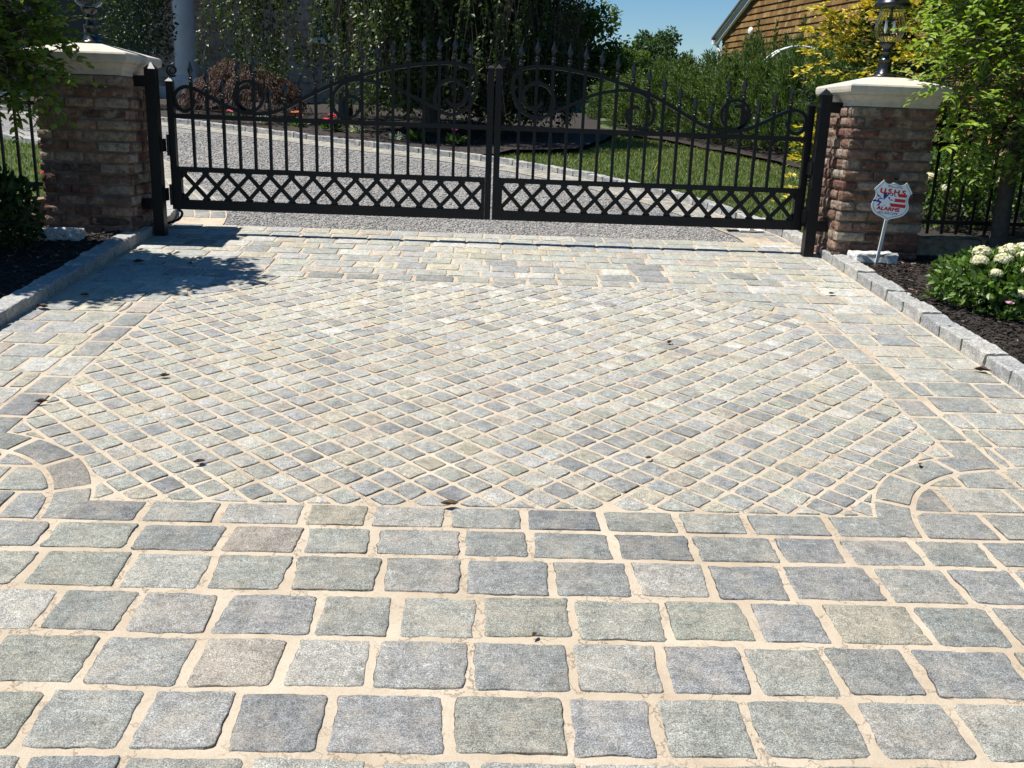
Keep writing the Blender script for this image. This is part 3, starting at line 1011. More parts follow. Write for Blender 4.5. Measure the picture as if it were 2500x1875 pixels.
def lantern(label, c):
    root = thing('pier_lantern', label, 'lamp', c)
    z = c[2]
    mb = MB()
    lathe(mb, [(0, 0.001), (.095, .001), (.095, .014), (.070, .024), (.052, .032), (.052, .046), (.046, .050), (.046, .115), (.050, .120), (.050, .126), (.030, .136), (.024, .150), (.024, .168), (.034, .174), (.034, .182), (.026, .190), (.032, .205), (.050, .222), (.055, .236), (.055, .244), (.0, .244)], c, 28)
    mb.build('pedestal', M['lamp_black'], root, smooth=True)
    mb = MB()
    lathe(mb, [(.050, .246), (.078, .262), (.097, .292), (.104, .330), (.099, .372), (.084, .420), (.079, .455), (.084, .480), (.081, .480), (.076, .455), (.081, .420), (.096, .372), (.101, .330), (.094, .293), (.076, .265), (.050, .249)], c, 96, (1, 1, 1), .016, 24)
    mb.build('globe', M['glass'], root, smooth=True)
    mb = MB()
    lathe(mb, [(.0, .475), (.118, .475), (.126, .482), (.126, .498), (.112, .512), (.104, .530), (.098, .560), (.080, .592), (.052, .610), (.034, .616), (.034, .634), (.018, .640), (.020, .656), (.010, .676), (.0, .680)], c, 32)
    mb.build('hood', M['lamp_black'], root, smooth=True)
    mb = MB(); tube(mb, [(c[0], c[1], z + .474), (c[0], c[1], z + .40)], .008, 8); box(mb, c[0] - .032, c[0] + .032, c[1] - .005, c[1] + .005, z + .392, z + .3995)
    mb.build('bulb_holder', M['lamp_black'], root)
    for dx in (-.030, .030):
        mb = MB(); lathe(mb, [(.0, .0), (.009, .0), (.010, -.03), (.013, -.045), (.012, -.062), (.006, -.082), (.0, -.090)], (c[0] + dx, c[1], z + .391), 12)
        mb.build('bulb', M['sign_white'], root, smooth=True)


lantern('black glass lantern with leafy branch across it on the left pier', lpL)
lantern('black lantern with ribbed clear globe on the right pier before yellow foliage', lpR)

# ------------------------------------------------------------------ alarm sign
SB = (2.800, 6.56, gz(6.56) + .055)
sg = thing('alarm_sign', 'white shield alarm sign with red lettering on a leaning stake before the pier', 'sign', SB, (0, R(5.0), 0))
mb = MB(); box(mb, -.0105, .0105, -.006, .006, -.1, .575); mb.build('stake', M['stucco'], sg, local=True)
mb = MB(); box(mb, -.011, .011, -.0105, .010, .593, .612); mb.build('clip', M['iron'], sg, local=True)
half = [(0, .108), (.012, .106), (.03, .0985), (.05, .098), (.068, .106), (.083, .122), (.110, .088), (.137, .054), (.123, .036), (.117, .012), (.121, -.012), (.131, -.035), (.134, -.055), (.127, -.080), (.108, -.104), (.082, -.119), (.050, -.129), (.022, -.139), (0, -.152)]
outl = half + [(-x, z) for x, z in half[-2:0:-1]]
SZ = .465; n = len(outl)
mb = MB()
vs = [(x, -.008, SZ + z) for x, z in outl] + [(x, -.011, SZ + z) for x, z in outl]
mb.add(vs, [tuple(range(n, 2 * n)), tuple(range(n - 1, -1, -1))] + [(i, (i + 1) % n, n + (i + 1) % n, n + i) for i in range(n)])
pan = mb.build('sign_panel', M['sign_white'], sg, local=True)


def flatpoly(mb, poly, y=-.0122):
    mb.add([(x, y, SZ + z) for x, z in poly], [tuple(range(len(poly)))])


mb = MB()
f1, f2 = .92, .90
for i in range(n):
    a, b = outl[i], outl[(i + 1) % n]
    mb.add([(a[0] * f1, -.0122, SZ + a[1] * f1), (b[0] * f1, -.0122, SZ + b[1] * f1), (b[0] * f2, -.0122, SZ + b[1] * f2), (a[0] * f2, -.0122, SZ + a[1] * f2)], [(0, 1, 2, 3)])
mb.build('border_line', M['sign_navy'], pan, local=True)


def emb(x, y):
    al = R(7.3); dx, dz = (x - 955) * .00025, -(y - 860) * .00025
    return (dx * cos(al) - dz * sin(al), dx * sin(al) + dz * cos(al))


mb = MB()
for poly in ([(720, 680), (800, 690), (810, 745), (840, 695), (890, 700), (815, 790), (740, 860)], [(530, 725), (640, 790), (570, 790)], [(575, 850), (640, 820), (710, 865), (640, 855)], [(430, 910), (490, 870), (545, 905), (590, 850), (600, 910), (660, 935), (590, 1020), (545, 1020), (610, 950), (540, 930)],
             [(880, 775), (985, 730), (965, 770)], [(1000, 730), (1090, 805), (1030, 785)], [(850, 800), (905, 825), (890, 885)], [(900, 895), (950, 870), (1005, 910)], [(735, 1035), (765, 1025), (800, 1045)]):
    q = [emb(*p) for p in poly]; gx = sum(p[0] for p in q) / len(q); gy = sum(p[1] for p in q) / len(q)
    flatpoly(mb, [(gx + (p[0] - gx) * 1.22, gy + (p[1] - gy) * 1.22) for p in q])
mb.build('star_emblem', M['sign_blue'], pan, local=True)
mb = MB()
for poly in ([(1118, 735), (1385, 770), (1365, 835), (1140, 815)], [(1025, 850), (1350, 885), (1350, 975), (1020, 940), (1050, 900)], [(905, 975), (1370, 1025), (1360, 1120), (945, 1070)]):
    flatpoly(mb, [emb(*p) for p in poly])
mb.build('flag_stripe', M['sign_red'], pan, local=True)


def lettering(txt, x, z, w, h, mat, bold=0., skew=0.):
    cu = bpy.data.curves.new('tmp', 'FONT'); cu.body = txt; cu.size = 1; cu.align_x = 'CENTER'; cu.shear = skew; cu.resolution_u = 6
    tmp = bpy.data.objects.new('tmp', cu); COL.objects.link(tmp)
    bpy.context.view_layer.update()
    me = bpy.data.meshes.new_from_object(tmp.evaluated_get(bpy.context.evaluated_depsgraph_get()))
    bpy.data.objects.remove(tmp)
    xs = [v.co.x for v in me.vertices]; ys = [v.co.y for v in me.vertices]
    kx, ky = w / (max(xs) - min(xs)), h / (max(ys) - min(ys)); cx, cy = (max(xs) + min(xs)) / 2, (max(ys) + min(ys)) / 2
    mb = MB()
    copies = ((0, 0),) if not bold else ((-bold, 0), (bold, 0), (0, bold * .8), (0, -bold * .8), (0, 0))
    for k, (dx, dz) in enumerate(copies):
        mb.add([(x + (v.co.x - cx) * kx + dx, -.0126 - k * .00015, SZ + z + (v.co.y - cy) * ky + dz) for v in me.vertices], [tuple(p.vertices) for p in me.polygons])
    bpy.data.meshes.remove(me)
    mb.build('lettering', mat, pan, local=True)


lettering('Protected By', 0.008, .080, .108, .017, M['sign_navy'], 0, .2)
lettering('U.S.H.S.', 0.004, .049, .190, .032, M['sign_red'], .0030)
lettering('ALARMS', -.010, -.070, .162, .025, M['sign_red'], .0022)
lettering('631.223.1279', -.006, -.099, .135, .015, M['sign_navy'], .0003)


# ------------------------------------------------------------------ iron fences and the low stone walls under them
def fence(label, x0, x1, y, zb, zt, n, posts):
    root = thing('iron_fence', label, 'fence', (x0, y, gz(y)))
    for z in (zb, zt, zt - .135):
        mb = MB(); box(mb, min(x0, x1), max(x0, x1), y - .014, y + .014, z - .014, z + .014); mb.build('rail', M['iron_fence'], root)
    p = (x1 - x0) / n
    for i in range(n + 1):
        x = x0 + p * (i + .35)
        if not min(x0, x1) < x < max(x0, x1): continue
        mb = MB(); box(mb, x - .0085, x + .0085, y - .0085, y + .0085, zb - .09, zt + .085)
        mb.add([(x - .0085, y - .0085, zt + .0855), (x + .0085, y - .0085, zt + .0855), (x + .0085, y + .0085, zt + .0855), (x - .0085, y + .0085, zt + .0855), (x, y, zt + .125)], [(0, 1, 4), (1, 2, 4), (2, 3, 4), (3, 0, 4)])
        mb.build('picket', M['iron_fence'], root)
    for x in posts:
        mb = MB(); box(mb, x - .027, x + .027, y - .027, y + .027, gz(y) + .08, zt + .16); mb.build('post', M['iron_fence'], root)


fence('black picket fence left of the shaded pier with lawn behind', -3.12, -7.1, 7.06, .945, 1.65, 36, (-5.1, -7.1))
fence('black picket fence right of the pier with cream flowers behind', 3.22, 7.2, 7.06, .895, 1.60, 36, (5.2, 7.2))


def stone_wall(label, x0, x1, y, zt, seed):
    root = thing('stone_wall', label, 'wall', ((x0 + x1) / 2, y, gz(y)))
    r = random.Random(seed); x = x0
    while x < x1:
        w = r.uniform(.35, .62)
        me = rough_block('wall_stone', w - .015, .20, .30 + r.uniform(-.02, .02), r.randint(1, 999), M['wall_stone'], .03, 4, .03)
        o = bpy.data.objects.new('wall_stone', me); COL.objects.link(o); o.parent = root
        o.location = Vector((x + w / 2, y + r.uniform(-.02, .02), zt - .15 + r.uniform(-.012, .012))) - root.location; o.rotation_euler = (0, r.uniform(-.02, .02), R(90) + r.uniform(-.03, .03))
        x += w


stone_wall('low brown stone wall under the left fence, mostly behind dark shrub', -7.0, -3.16, 7.0, .845, 3)
stone_wall('low dark stone wall right of the pier behind the hydrangea', 3.2, 7.2, 6.98, .775, 5)


# ------------------------------------------------------------------ vegetation builders
def limb(mb, a, b, r0, r1, rg, sag=.0, n=6, wob=.04):
    a, b = Vector(a), Vector(b); pts = []; rs = []
    for i in range(n + 1):
        t = i / n
        p = a.lerp(b, t) + Vector((rg.uniform(-1, 1), rg.uniform(-1, 1), rg.uniform(-1, 1))) * wob * (b - a).length * (1 if 0 < i < n else 0)
        p.z += sag * 4 * t * (1 - t)
        pts.append(p); rs.append(r0 + (r1 - r0) * t)
    tube(mb, pts, rs, 7)
    return pts


def spray_tree(root, base, trunk_pts, trunk_r, blobs, ntwig, cols, L, W, seed, leaves=12, fine=True, twig_len=(.25, .5), lmat='leaf', cut=None, droop=.1, hole=-.18):
    rg = random.Random(seed)
    tr = MB(); tube(tr, trunk_pts, trunk_r, 10)
    top = Vector(trunk_pts[-1])
    for c, rad in blobs:
        for k in range(3):
            e = Vector(c) + Vector((rg.uniform(-.6, .6) * rad[0], rg.uniform(-.6, .6) * rad[1], rg.uniform(-.5, .6) * rad[2]))
            st = Vector(trunk_pts[rg.randrange(len(trunk_pts) // 2, len(trunk_pts))])
            limb(tr, st, e, trunk_r[-1] * .6, .006, rg)
    cr = MB(); tw = MB()
    vol = [b[1][0] * b[1][1] * b[1][2] for b in blobs]
    for t in range(ntwig):
        c, rad = rg.choices(blobs, vol)[0]
        d = rvec(rg); q = rg.uniform(.35, 1.0) ** .6
        p = Vector(c) + Vector((d.x * rad[0], d.y * rad[1], d.z * rad[2])) * q
        # clumps: leave holes
        if noise.noise(p * 2.1 + Vector((seed, 0, 0))) < hole and q < .95: continue
        if cut and cut(p): continue
        dirn = (d * .75 + rvec(rg) * .75 + Vector((0, 0, .25 - droop))).normalized()
        ln = rg.uniform(*twig_len); tl = []
        for k in range(leaves):
            tt = (k + .6) / leaves
            pos = p + dirn * ln * tt + Vector((0, 0, -droop * ln * tt * tt))
            tl.append(pos)
            side = dirn.cross(Vector((0, 0, 1)))
            if side.length < .1: side = Vector((1, 0, 0))
            side.normalize(); side = side * (1 if k % 2 else -1)
            ld = (side * .9 + dirn * .55 + rvec(rg) * .45 + Vector((0, 0, -.12))).normalized()
            up = (Vector((-.15, -.1, 1)) + rvec(rg) * .5).normalized()
            col = jit(rg, cols[min(len(cols) - 1, int(rg.random() ** 1.3 * len(cols)))], .18)
            s = rg.uniform(.7, 1.15)
            leaf(cr, pos, ld, up, L * s, W * s, col, fine)
        tube(tw, [p - dirn * .12, p + dirn * ln * .5 + Vector((0, 0, -droop * ln * .25)), tl[-1]], [.0035, .0025, .0012], 4, caps=False)
    cr_o = cr.build('crown', M[lmat], root)
    n0 = len(tr.v); tr.v += tw.v; tr.f += [tuple(i + n0 for i in f) for f in tw.f]; tr.c += tw.c
    tr.build('trunk', M['bark'], root, smooth=True)


GREEN_R = [(.22, .32, .045), (.19, .29, .042), (.25, .35, .05), (.29, .38, .06), (.15, .24, .036)]
GREEN_L = [(.14, .22, .036), (.115, .18, .03), (.165, .24, .04), (.09, .15, .026)]

t = thing('tree', 'bright green young tree with slim grey trunk overhanging the right pier cap', 'tree', (3.82, 6.84, gz(6.8)))
spray_tree(t, None, [(3.82, 6.84, .52), (3.81, 6.84, .72), (3.80, 6.84, 1.0), (3.80, 6.83, 1.3), (3.85, 6.82, 1.7), (3.98, 6.82, 2.3), (4.1, 6.85, 3.0), (4.15, 6.9, 3.7)], [.085, .068, .060, .056, .052, .043, .03, .014],
           [((4.15, 6.85, 2.15), (1.02, .85, .85)), ((4.35, 6.9, 3.1), (1.35, 1.1, 1.1)), ((3.52, 6.55, 1.95), (.50, .45, .60)), ((4.6, 6.7, 1.75), (.95, .75, .55)), ((3.5, 6.6, 2.5), (.55, .5, .5)), ((3.75, 6.5, 1.62), (.50, .4, .42)), ((3.28, 6.45, 1.95), (.30, .32, .52)), ((3.45, 6.5, 1.5), (.28, .3, .25))],
           3000, GREEN_R, .058, .036, 21, 13, True, (.20, .36), hole=-.30, cut=lambda p: p.z < 1.30 and p.x < 4.7)


t = thing('tree', 'leafy dark green tree at the left edge throwing shade across the kerb', 'tree', (-3.85, 6.15, gz(6.1)))
spray_tree(t, None, [(-3.85, 6.15, .5), (-3.84, 6.15, 1.1), (-3.8, 6.12, 1.7), (-3.75, 6.1, 2.4), (-3.7, 6.1, 3.2), (-3.7, 6.1, 3.9)], [.07, .058, .052, .045, .03, .012],
           [((-3.50, 5.98, 2.95), (.78, .40, .62)), ((-3.45, 6.0, 2.15), (.55, .5, .55)), ((-3.95, 5.85, 2.85), (1.0, .62, .8)), ((-2.80, 5.98, 2.55), (.34, .22, .30)), ((-2.90, 6.05, 2.0), (.34, .32, .46)), ((-2.98, 6.1, 1.66), (.24, .24, .28)), ((-3.05, 5.9, 2.05), (.40, .35, .55)), ((-2.66, 6.1, 2.13), (.26, .12, .12)), ((-2.75, 6.05, 1.86), (.16, .12, .14))],
           2100, GREEN_L, .062, .046, 33, 11, True, (.16, .32), droop=.2, hole=-.30)



# weeping trees: bare limbs arch out, whips hang down in curtains
def weeping(label, base, height, spread, nstrand, seed, cols, low, group=None, bias=None):
    rg = random.Random(seed)
    bx, by = base; zg = gz(by)
    root = thing('weeping_tree', label, 'tree', (bx, by, zg), group=group)
    lat = .030
    tr = MB()
    top = Vector((bx + rg.uniform(-.2, .2), by + .1, zg + height * .62))
    limb(tr, (bx, by, zg - .1), top, .13, .09, rg, 0, 8, .03)
    cr = MB(); tw = MB()
    tips = []
    nl = 26
    for k in range(nl):
        a = 2 * pi * k / nl + rg.uniform(-.15, .15); rr = spread * rg.uniform(.45, 1.0)
        e = Vector((bx + cos(a) * rr, by + sin(a) * rr * .85, zg + height * rg.uniform(.62, .98) * (1 - .22 * (rr / spread) ** 2)))
        st = Vector((bx, by, zg + height * rg.uniform(.4, .62)))
        pts = limb(tr, st, e, .055, .012, rg, height * .10, 8, .045)
        tips += pts[3:]
    for s in range(nstrand):
        c = rg.choice(tips)
        p = c + Vector((rg.gauss(0, .12), rg.gauss(0, .12), rg.uniform(-.1, .2)))
        out = Vector((p.x - bx, p.y - by, 0)); ol = out.length
        if ol > .01: out.normalize()
        clump = noise.noise(Vector((p.x * 1.3, p.y * 1.3, seed)))
        if clump < -.28: continue
        zlow = zg + low + abs(rg.gauss(0, 1)) * .40 * (1 - ol / spread * .6) + rg.uniform(0, .25)
        if rg.random() < .35: zlow += rg.uniform(.3, 1.8)
        drop = p.z - zlow
        if drop < .25: continue
        pts = []
        q = p.copy(); vel = out * .5 + Vector((rg.uniform(-.3, .3), rg.uniform(-.3, .3), .25)); stp = .085
        wob = rg.uniform(0, 6.28)
        while q.z > zlow and len(pts) < 90:
            pts.append(q.copy())
            vel = vel * .86 + Vector((0, 0, -1)) * .16
            v2 = vel + Vector((sin(len(pts) * .23 + wob), cos(len(pts) * .19 + wob * 1.7), 0)) * .20
            q = q + v2.normalized() * stp
        if len(pts) < 4: continue
        tube(tw, pts[::3] + [pts[-1]], .0035, 3, caps=False)
        cl = rg.choice(cols); dens = rg.choice((2, 2, 3, 4))
        for i, w in enumerate(pts):
            nz = noise.noise(Vector((w.x * 2.2, w.y * 2.2, w.z * 1.5 + seed)))
            if nz < -.12: continue
            for m_ in range(dens + (2 if nz > .15 else 0)):
                side = rvec(rg); side.z *= .4
                d = (side + Vector((0, 0, -.6))).normalized()
                s = rg.uniform(.55, 1.3)
                leaf(cr, w + Vector((rg.gauss(0, lat), rg.gauss(0, lat), rg.uniform(-.05, .05))), d, (rvec(rg) + Vector((0, 0, .6))).normalized(), .066 * s, .042 * s, jit(rg, cl, .2))
    cr.build('crown', M['leaf_gloss'], root)
    n0 = len(tr.v); tr.v += tw.v; tr.f += [tuple(i + n0 for i in f) for f in tw.f]; tr.c += tw.c
    tr.build('trunk', M['bark'], root, smooth=True)


WG = [(.034, .060, .015), (.046, .078, .018), (.064, .100, .023), (.026, .046, .012), (.078, .112, .031)]
weeping('weeping tree with thin hanging curtains before the brick house', (-2.35, 15.9), 4.6, 1.75, 470, 5, WG, .55)
weeping('broad weeping tree sweeping to the ground behind the middle of the gate', (-.75, 14.7), 4.8, 1.40, 1200, 8, WG, .18)
WG2 = [(.028, .05, .013), (.036, .062, .015), (.048, .08, .02), (.024, .042, .012)]
weeping('dense dark weeping tree at the lawn edge behind the right gate leaf', (.22, 15.0), 4.6, .66, 900, 13, WG2, .03)


def shrub_mesh(name, parent, c, rad, n, cols, L, W, seed, mat='leaf_gloss', fine=False, upb=.4, shell=.55):
    rg = random.Random(seed); mb = MB()
    for i in range(n):
        d = rvec(rg)
        if d.z < -.55: d.z = -d.z
        q = rg.uniform(shell, 1.0)
        q *= 1 + .22 * noise.noise(d * 2.6 + Vector((seed, 3, 1)))
        p = Vector((c[0] + d.x * rad[0] * q, c[1] + d.y * rad[1] * q, c[2] + d.z * rad[2] * q))
        ld = (d * .8 + rvec(rg) * .8 + Vector((0, 0, upb))).normalized()
        s = rg.uniform(.65, 1.2)
        leaf(mb, p, ld, (d + rvec(rg) * .6).normalized(), L * s, W * s, jit(rg, rg.choice(cols), .2), fine)
    return mb.build(name, M[mat], parent)


def stems(parent, c, rad, n, seed, zb, mat='bark'):
    rg = random.Random(seed); mb = MB()
    for i in range(n):
        a = rg.uniform(0, 6.28); k = rg.uniform(.3, .8)
        limb(mb, (c[0] + cos(a) * .05, c[1] + sin(a) * .05, zb), (c[0] + cos(a) * rad[0] * k, c[1] + sin(a) * rad[1] * k, c[2] + rg.uniform(-.2, .5) * rad[2]), .012, .004, rg, 0, 4, .08)
    mb.build('stem', M[mat], parent)


# dark evergreen by the house, red weeping maple, dark shrub at lower left
t = thing('holly_bush', 'dark glossy evergreen bush standing against the brick house beside the column', 'bush', (-6.1, 17.4, gz(17.4)))
shrub_mesh('foliage', t, (-6.1, 17.4, gz(17.4) + 1.55), (.62, .6, 1.55), 5200, [(.022, .042, .018), (.03, .055, .022), (.04, .065, .03)], .075, .045, 3, 'leaf_gloss'); stems(t, (-6.1, 17.4, gz(17.4) + .6), (.4, .4, .8), 6, 3, gz(17.4))

t = thing('red_maple', 'low mounded purple red maple with threadlike leaves behind the left gate leaf', 'shrub', (-4.15, 16.8, gz(16.8)))
rg = random.Random(5); mb = MB()
for i in range(420):
    a = rg.uniform(0, 6.28); k = rg.uniform(.05, 1.0) ** .6
    sx = -4.15 + cos(a) * .72 * k; sy = 16.8 + sin(a) * .6 * k; z = gz(16.8) + .88 * (1 - .55 * k * k) + rg.uniform(-.08, .05)
    p = Vector((sx, sy, z)); d = Vector((cos(a), sin(a), .1))
    for j in range(13):
        p = p + d * .045; d = (d + Vector((0, 0, -.2)) + rvec(rg) * .2).normalized()
        for m_ in range(3):
            leaf(mb, p, (d + rvec(rg) * .8 + Vector((0, 0, -.4))).normalized(), rvec(rg), .085, .012, jit(rg, rg.choice([(.10, .058, .054), (.08, .044, .042), (.13, .08, .07), (.07, .04, .036)]), .2))
mb.build('foliage', M['needle'], t); stems(t, (-4.15, 16.8, gz(16.8) + .6), (.6, .5, .3), 8, 8, gz(16.8))

t = thing('dark_shrub', 'dark green low shrub in deep shade at the lower left edge before the pier', 'shrub', (-3.26, 6.05, gz(6.1)))
shrub_mesh('foliage', t, (-3.26, 6.05, gz(6.1) + .28), (.44, .42, .34), 3200, [(.03, .06, .016), (.04, .075, .02), (.025, .045, .014)], .055, .034, 9, 'leaf', True); stems(t, (-3.26, 6.05, gz(6) + .2), (.4, .4, .2), 7, 9, gz(6))


# conifer hedge
def hedge_tree(seed, h, w):
    rg = random.Random(seed)
    root = thing('hedge_tree', 'feathery green conifer grown together in the hedge row along the lawn', 'hedge tree', (0, 0, 0), group='conifers of the clipped hedge row')
    mb = MB(); cols = [(.058, .105, .026), (.078, .13, .032), (.095, .15, .038), (.045, .082, .022), (.11, .155, .045)]
    for i in range(820):
        a = rg.uniform(0, 6.28); z = rg.uniform(.02, 1.0)
        rr = w * (1 - .45 * z ** 2.2) * rg.uniform(.62, 1.0)
        rr *= 1 + .22 * noise.noise(Vector((cos(a) * 1.5, sin(a) * 1.5, z * 4 + seed)))
        p = Vector((cos(a) * rr, sin(a) * rr, z * h))
        d = Vector((cos(a) * .5, sin(a) * .5, .8)) + rvec(rg) * .35; d.normalize()
        col = rg.choice(cols)
        for k in range(7):
            p2 = p + d * .026 * k
            sd2 = d.cross(rvec(rg)).normalized()
            leaf(mb, p2, (d + sd2 * .75).normalized(), rvec(rg), .075 * rg.uniform(.7, 1.2), .017, jit(rg, col, .22))
    # leaders
    for k in range(rg.randint(3, 5)):
        a = rg.uniform(0, 6.28); b = Vector((cos(a) * w * .5, sin(a) * w * .5, h * .85)); ln = rg.uniform(.25, .48)
        for i in range(90):
            t_ = rg.random(); p = b + Vector((0, 0, ln * t_))
            leaf(mb, p, (Vector((0, 0, .8)) + rvec(rg) * .7).normalized(), rvec(rg), .09 * (1.1 - t_ * .5), .018, jit(rg, rg.choice(cols), .2))
    mb.build('crown', M['needle'], root, local=True)
    tr = MB(); tube(tr, [(0, 0, -.1), (0, 0, h * .5), (0, 0, h * .95)], [.05, .035, .008], 7); tr.build('trunk', M['bark'], root, local=True)
    return root


HP = [hedge_tree(3, 1.0, .50), hedge_tree(7, 1.0, .47), hedge_tree(12, 1.0, .53)]
hp = [(2.45, 18.4, 2.36), (2.6, 17.7, 2.36), (2.80, 17.0, 2.38), (3.05, 16.4, 2.40), (3.32, 15.8, 2.42), (3.60, 15.2, 2.42), (3.86, 14.6, 2.44), (4.12, 14.0, 2.58), (4.36, 13.4, 2.56), (4.60, 12.8, 2.36), (4.85, 12.2, 2.28), (5.1, 11.5, 2.2),
      (3.4, 17.8, 2.55), (4.0, 16.8, 2.62), (4.5, 15.8, 2.80), (5.0, 14.8, 2.72), (5.35, 13.8, 2.66)]
for i, (x, y, zt) in enumerate(hp):
    o = HP[i] if i < 3 else copy_tree(HP[i % 3])
    k = random.Random(i).uniform(.98, 1.16)
    o.location = (x, y, gz(y) + .02); o.rotation_euler = (0, 0, i * 2.4); o.scale = (k, k, (zt - (.15 if i < 12 else 0) - gz(y)) * random.Random(i + 50).uniform(.94, 1.06))


# golden cypress behind the right pier
def golden(label, name, c, h, w, n, seed, cat):
    rg = random.Random(seed); zg = gz(c[1])
    root = thing(name, label, cat, (c[0], c[1], zg))
    mb = MB(); gold = [(.55, .42, .05), (.44, .37, .05), (.64, .50, .07), (.30, .29, .045)]; ing = [(.05, .085, .02), (.07, .10, .022)]
    tr = MB(); tube(tr, [(c[0], c[1], zg - .1), (c[0], c[1], zg + h * .5), (c[0], c[1], zg + h * .95)], [.08, .05, .01], 8)
    for i in range(n):
        a = rg.uniform(0, 6.28); z = rg.uniform(.04 if cat == 'shrub' else .27, 1.0); rr = w * (1 - z ** 1.8 * .8) * rg.uniform(.5, 1.05)
        if noise.noise(Vector((cos(a) * 1.6, sin(a) * 1.6, z * 5 + seed))) < -.12: rr *= .62
        p = Vector((c[0] + cos(a) * rr, c[1] + sin(a) * rr, zg + z * h)); outer = rr > w * (1 - z ** 1.8 * .8) * .72
        d = Vector((cos(a), sin(a), .15)) + rvec(rg) * .35; d.normalize()
        if i % 9 == 0: limb(tr, (c[0], c[1], p.z - .15), p, .012, .003, rg, 0, 3, .02)
        for k in range(16):
            t_ = rg.random(); s_ = d.cross(Vector((0, 0, 1))); s_.normalize()
            q = p + d * .24 * t_ + s_ * rg.uniform(-1, 1) * .10 * (1 - t_ * .6) + Vector((0, 0, rg.uniform(-.015, .015) - .06 * t_ * t_))
            cl = rg.choice(gold) if (rr > w * (1 - z ** 1.8 * .8) * .55 and t_ > .15) else rg.choice(ing)
            leaf(mb, q, (d + rvec(rg) * .6).normalized(), (Vector((0, 0, 1)) + rvec(rg) * .5).normalized(), .065, .045, jit(rg, cl, .18))
    mb.build('crown' if cat == 'tree' else 'foliage', M['needle'], root)
    tr.build('trunk' if cat == 'tree' else 'stem', M['bark'], root)


golden('golden yellow conifer rising behind the lantern on the right pier', 'golden_tree', (4.62, 10.2), 4.6, 1.25, 2000, 4, 'tree')
golden('small golden shrub glimpsed between the gate and right post', 'golden_shrub', (3.36, 9.5), .90, .20, 60, 6, 'shrub')


# broadleaf trees beyond
def round_tree(label, c, h, rad, n, cols, L, seed, nb=16):
    rg = random.Random(seed); zg = gz(c[1]); root = thing('broadleaf_tree', label, 'tree', (c[0], c[1], zg))
    tr = MB(); limb(tr, (c[0], c[1], zg - .2), (c[0], c[1], zg + h * .6), .22, .12, rg, 0, 6, .02)
    mb = MB(); cz = zg + h - rad[2]
    blobs = []
    for k in range(nb):
        d = rvec(rg); q = rg.uniform(.45, .8)
        b = Vector((c[0] + d.x * rad[0] * q, c[1] + d.y * rad[1] * q, cz + d.z * rad[2] * q)); blobs.append((b, rg.uniform(.3, .45) * min(rad)))
        limb(tr, (c[0], c[1], zg + h * rg.uniform(.3, .55)), b, .07, .02, rg, 0, 4, .05)
    for i in range(n):
        b, r_ = rg.choice(blobs); d = rvec(rg)
        p = b + Vector((d.x, d.y, d.z * .85)) * r_ * rg.uniform(.55, 1.12)
        s = rg.uniform(.6, 1.25)
        leaf(mb, p, (d * .6 + rvec(rg) + Vector((0, 0, -.15))).normalized(), (d + rvec(rg) * .7 + Vector((0, 0, .4))).normalized(), L * s, L * .6 * s, jit(rg, rg.choice(cols), .22))
    mb.build('crown', M['leaf'], root); tr.build('trunk', M['bark'], root, smooth=True)


GT = [(.07, .12, .026), (.09, .145, .032), (.115, .17, .038), (.055, .095, .022)]
round_tree('rounded mid green tree lit from the left beyond the hedge end', (2.40, 25.5), 2.52, (1.42, 1.4, 1.38), 9000, GT, .13, 3, 20)
round_tree('distant dark green tree with domed crown left of the shingled house', (7.25, 42), 3.15, (1.35, 1.4, 1.25), 6500, [(.035, .07, .03), (.045, .085, .034), (.055, .095, .036)], .17, 6, 18)
round_tree('small distant blue green tree peeping up against the house corner', (8.75, 44), 2.35, (.6, .9, .95), 2600, [(.05, .10, .06), (.06, .115, .07)], .15, 8, 9)
round_tree('distant low tree between the rounded tree and the domed crown', (5.6, 40), 2.2, (1.3, 1.3, .9), 3600, GT, .16, 11, 10)


# hydrangeas
def hydrangea(label, c, rad, nleaf, heads, seed, hr=.055, creamy=True, group=None):
    rg = random.Random(seed); zg = gz(c[1]) + .05
    root = thing('hydrangea', label, 'flowering shrub', (c[0], c[1], zg), group=group)
    cz = zg + rad[2] * .55
    shrub_mesh('foliage', root, (c[0], c[1], cz), rad, nleaf, [(.085, .155, .03), (.105, .185, .036), (.13, .21, .042), (.065, .12, .025), (.05, .095, .02)], .050, .031, seed, 'leaf_gloss', True, .2, .45)
    stems(root, (c[0], c[1], cz), rad, 10, seed, zg - .1)
    for hx, hy, hz, k in heads:
        if len(heads) == 17: hx = hx * .60 - .26
        mb = MB(); p0 = Vector((c[0] + hx * rad[0], c[1] + hy * rad[1], cz + hz * rad[2]))
        R_ = hr * k
        for i in range(150):
            d = rvec(rg)
            if d.z < -.3: d.z *= -.4
            q = p0 + Vector((d.x * R_, d.y * R_, d.z * R_ * .72)) * rg.uniform(.88, 1.05)
            col = jit(rg, rg.choice([(.66, .62, .42), (.68, .65, .50), (.64, .58, .36), (.68, .68, .58)]), .05)
            tdir = d.cross(rvec(rg)).normalized()
            leaf(mb, q - tdir * .011, tdir, d, .024, .022, col)
        mb.build('flower_head', M['petal'], root)


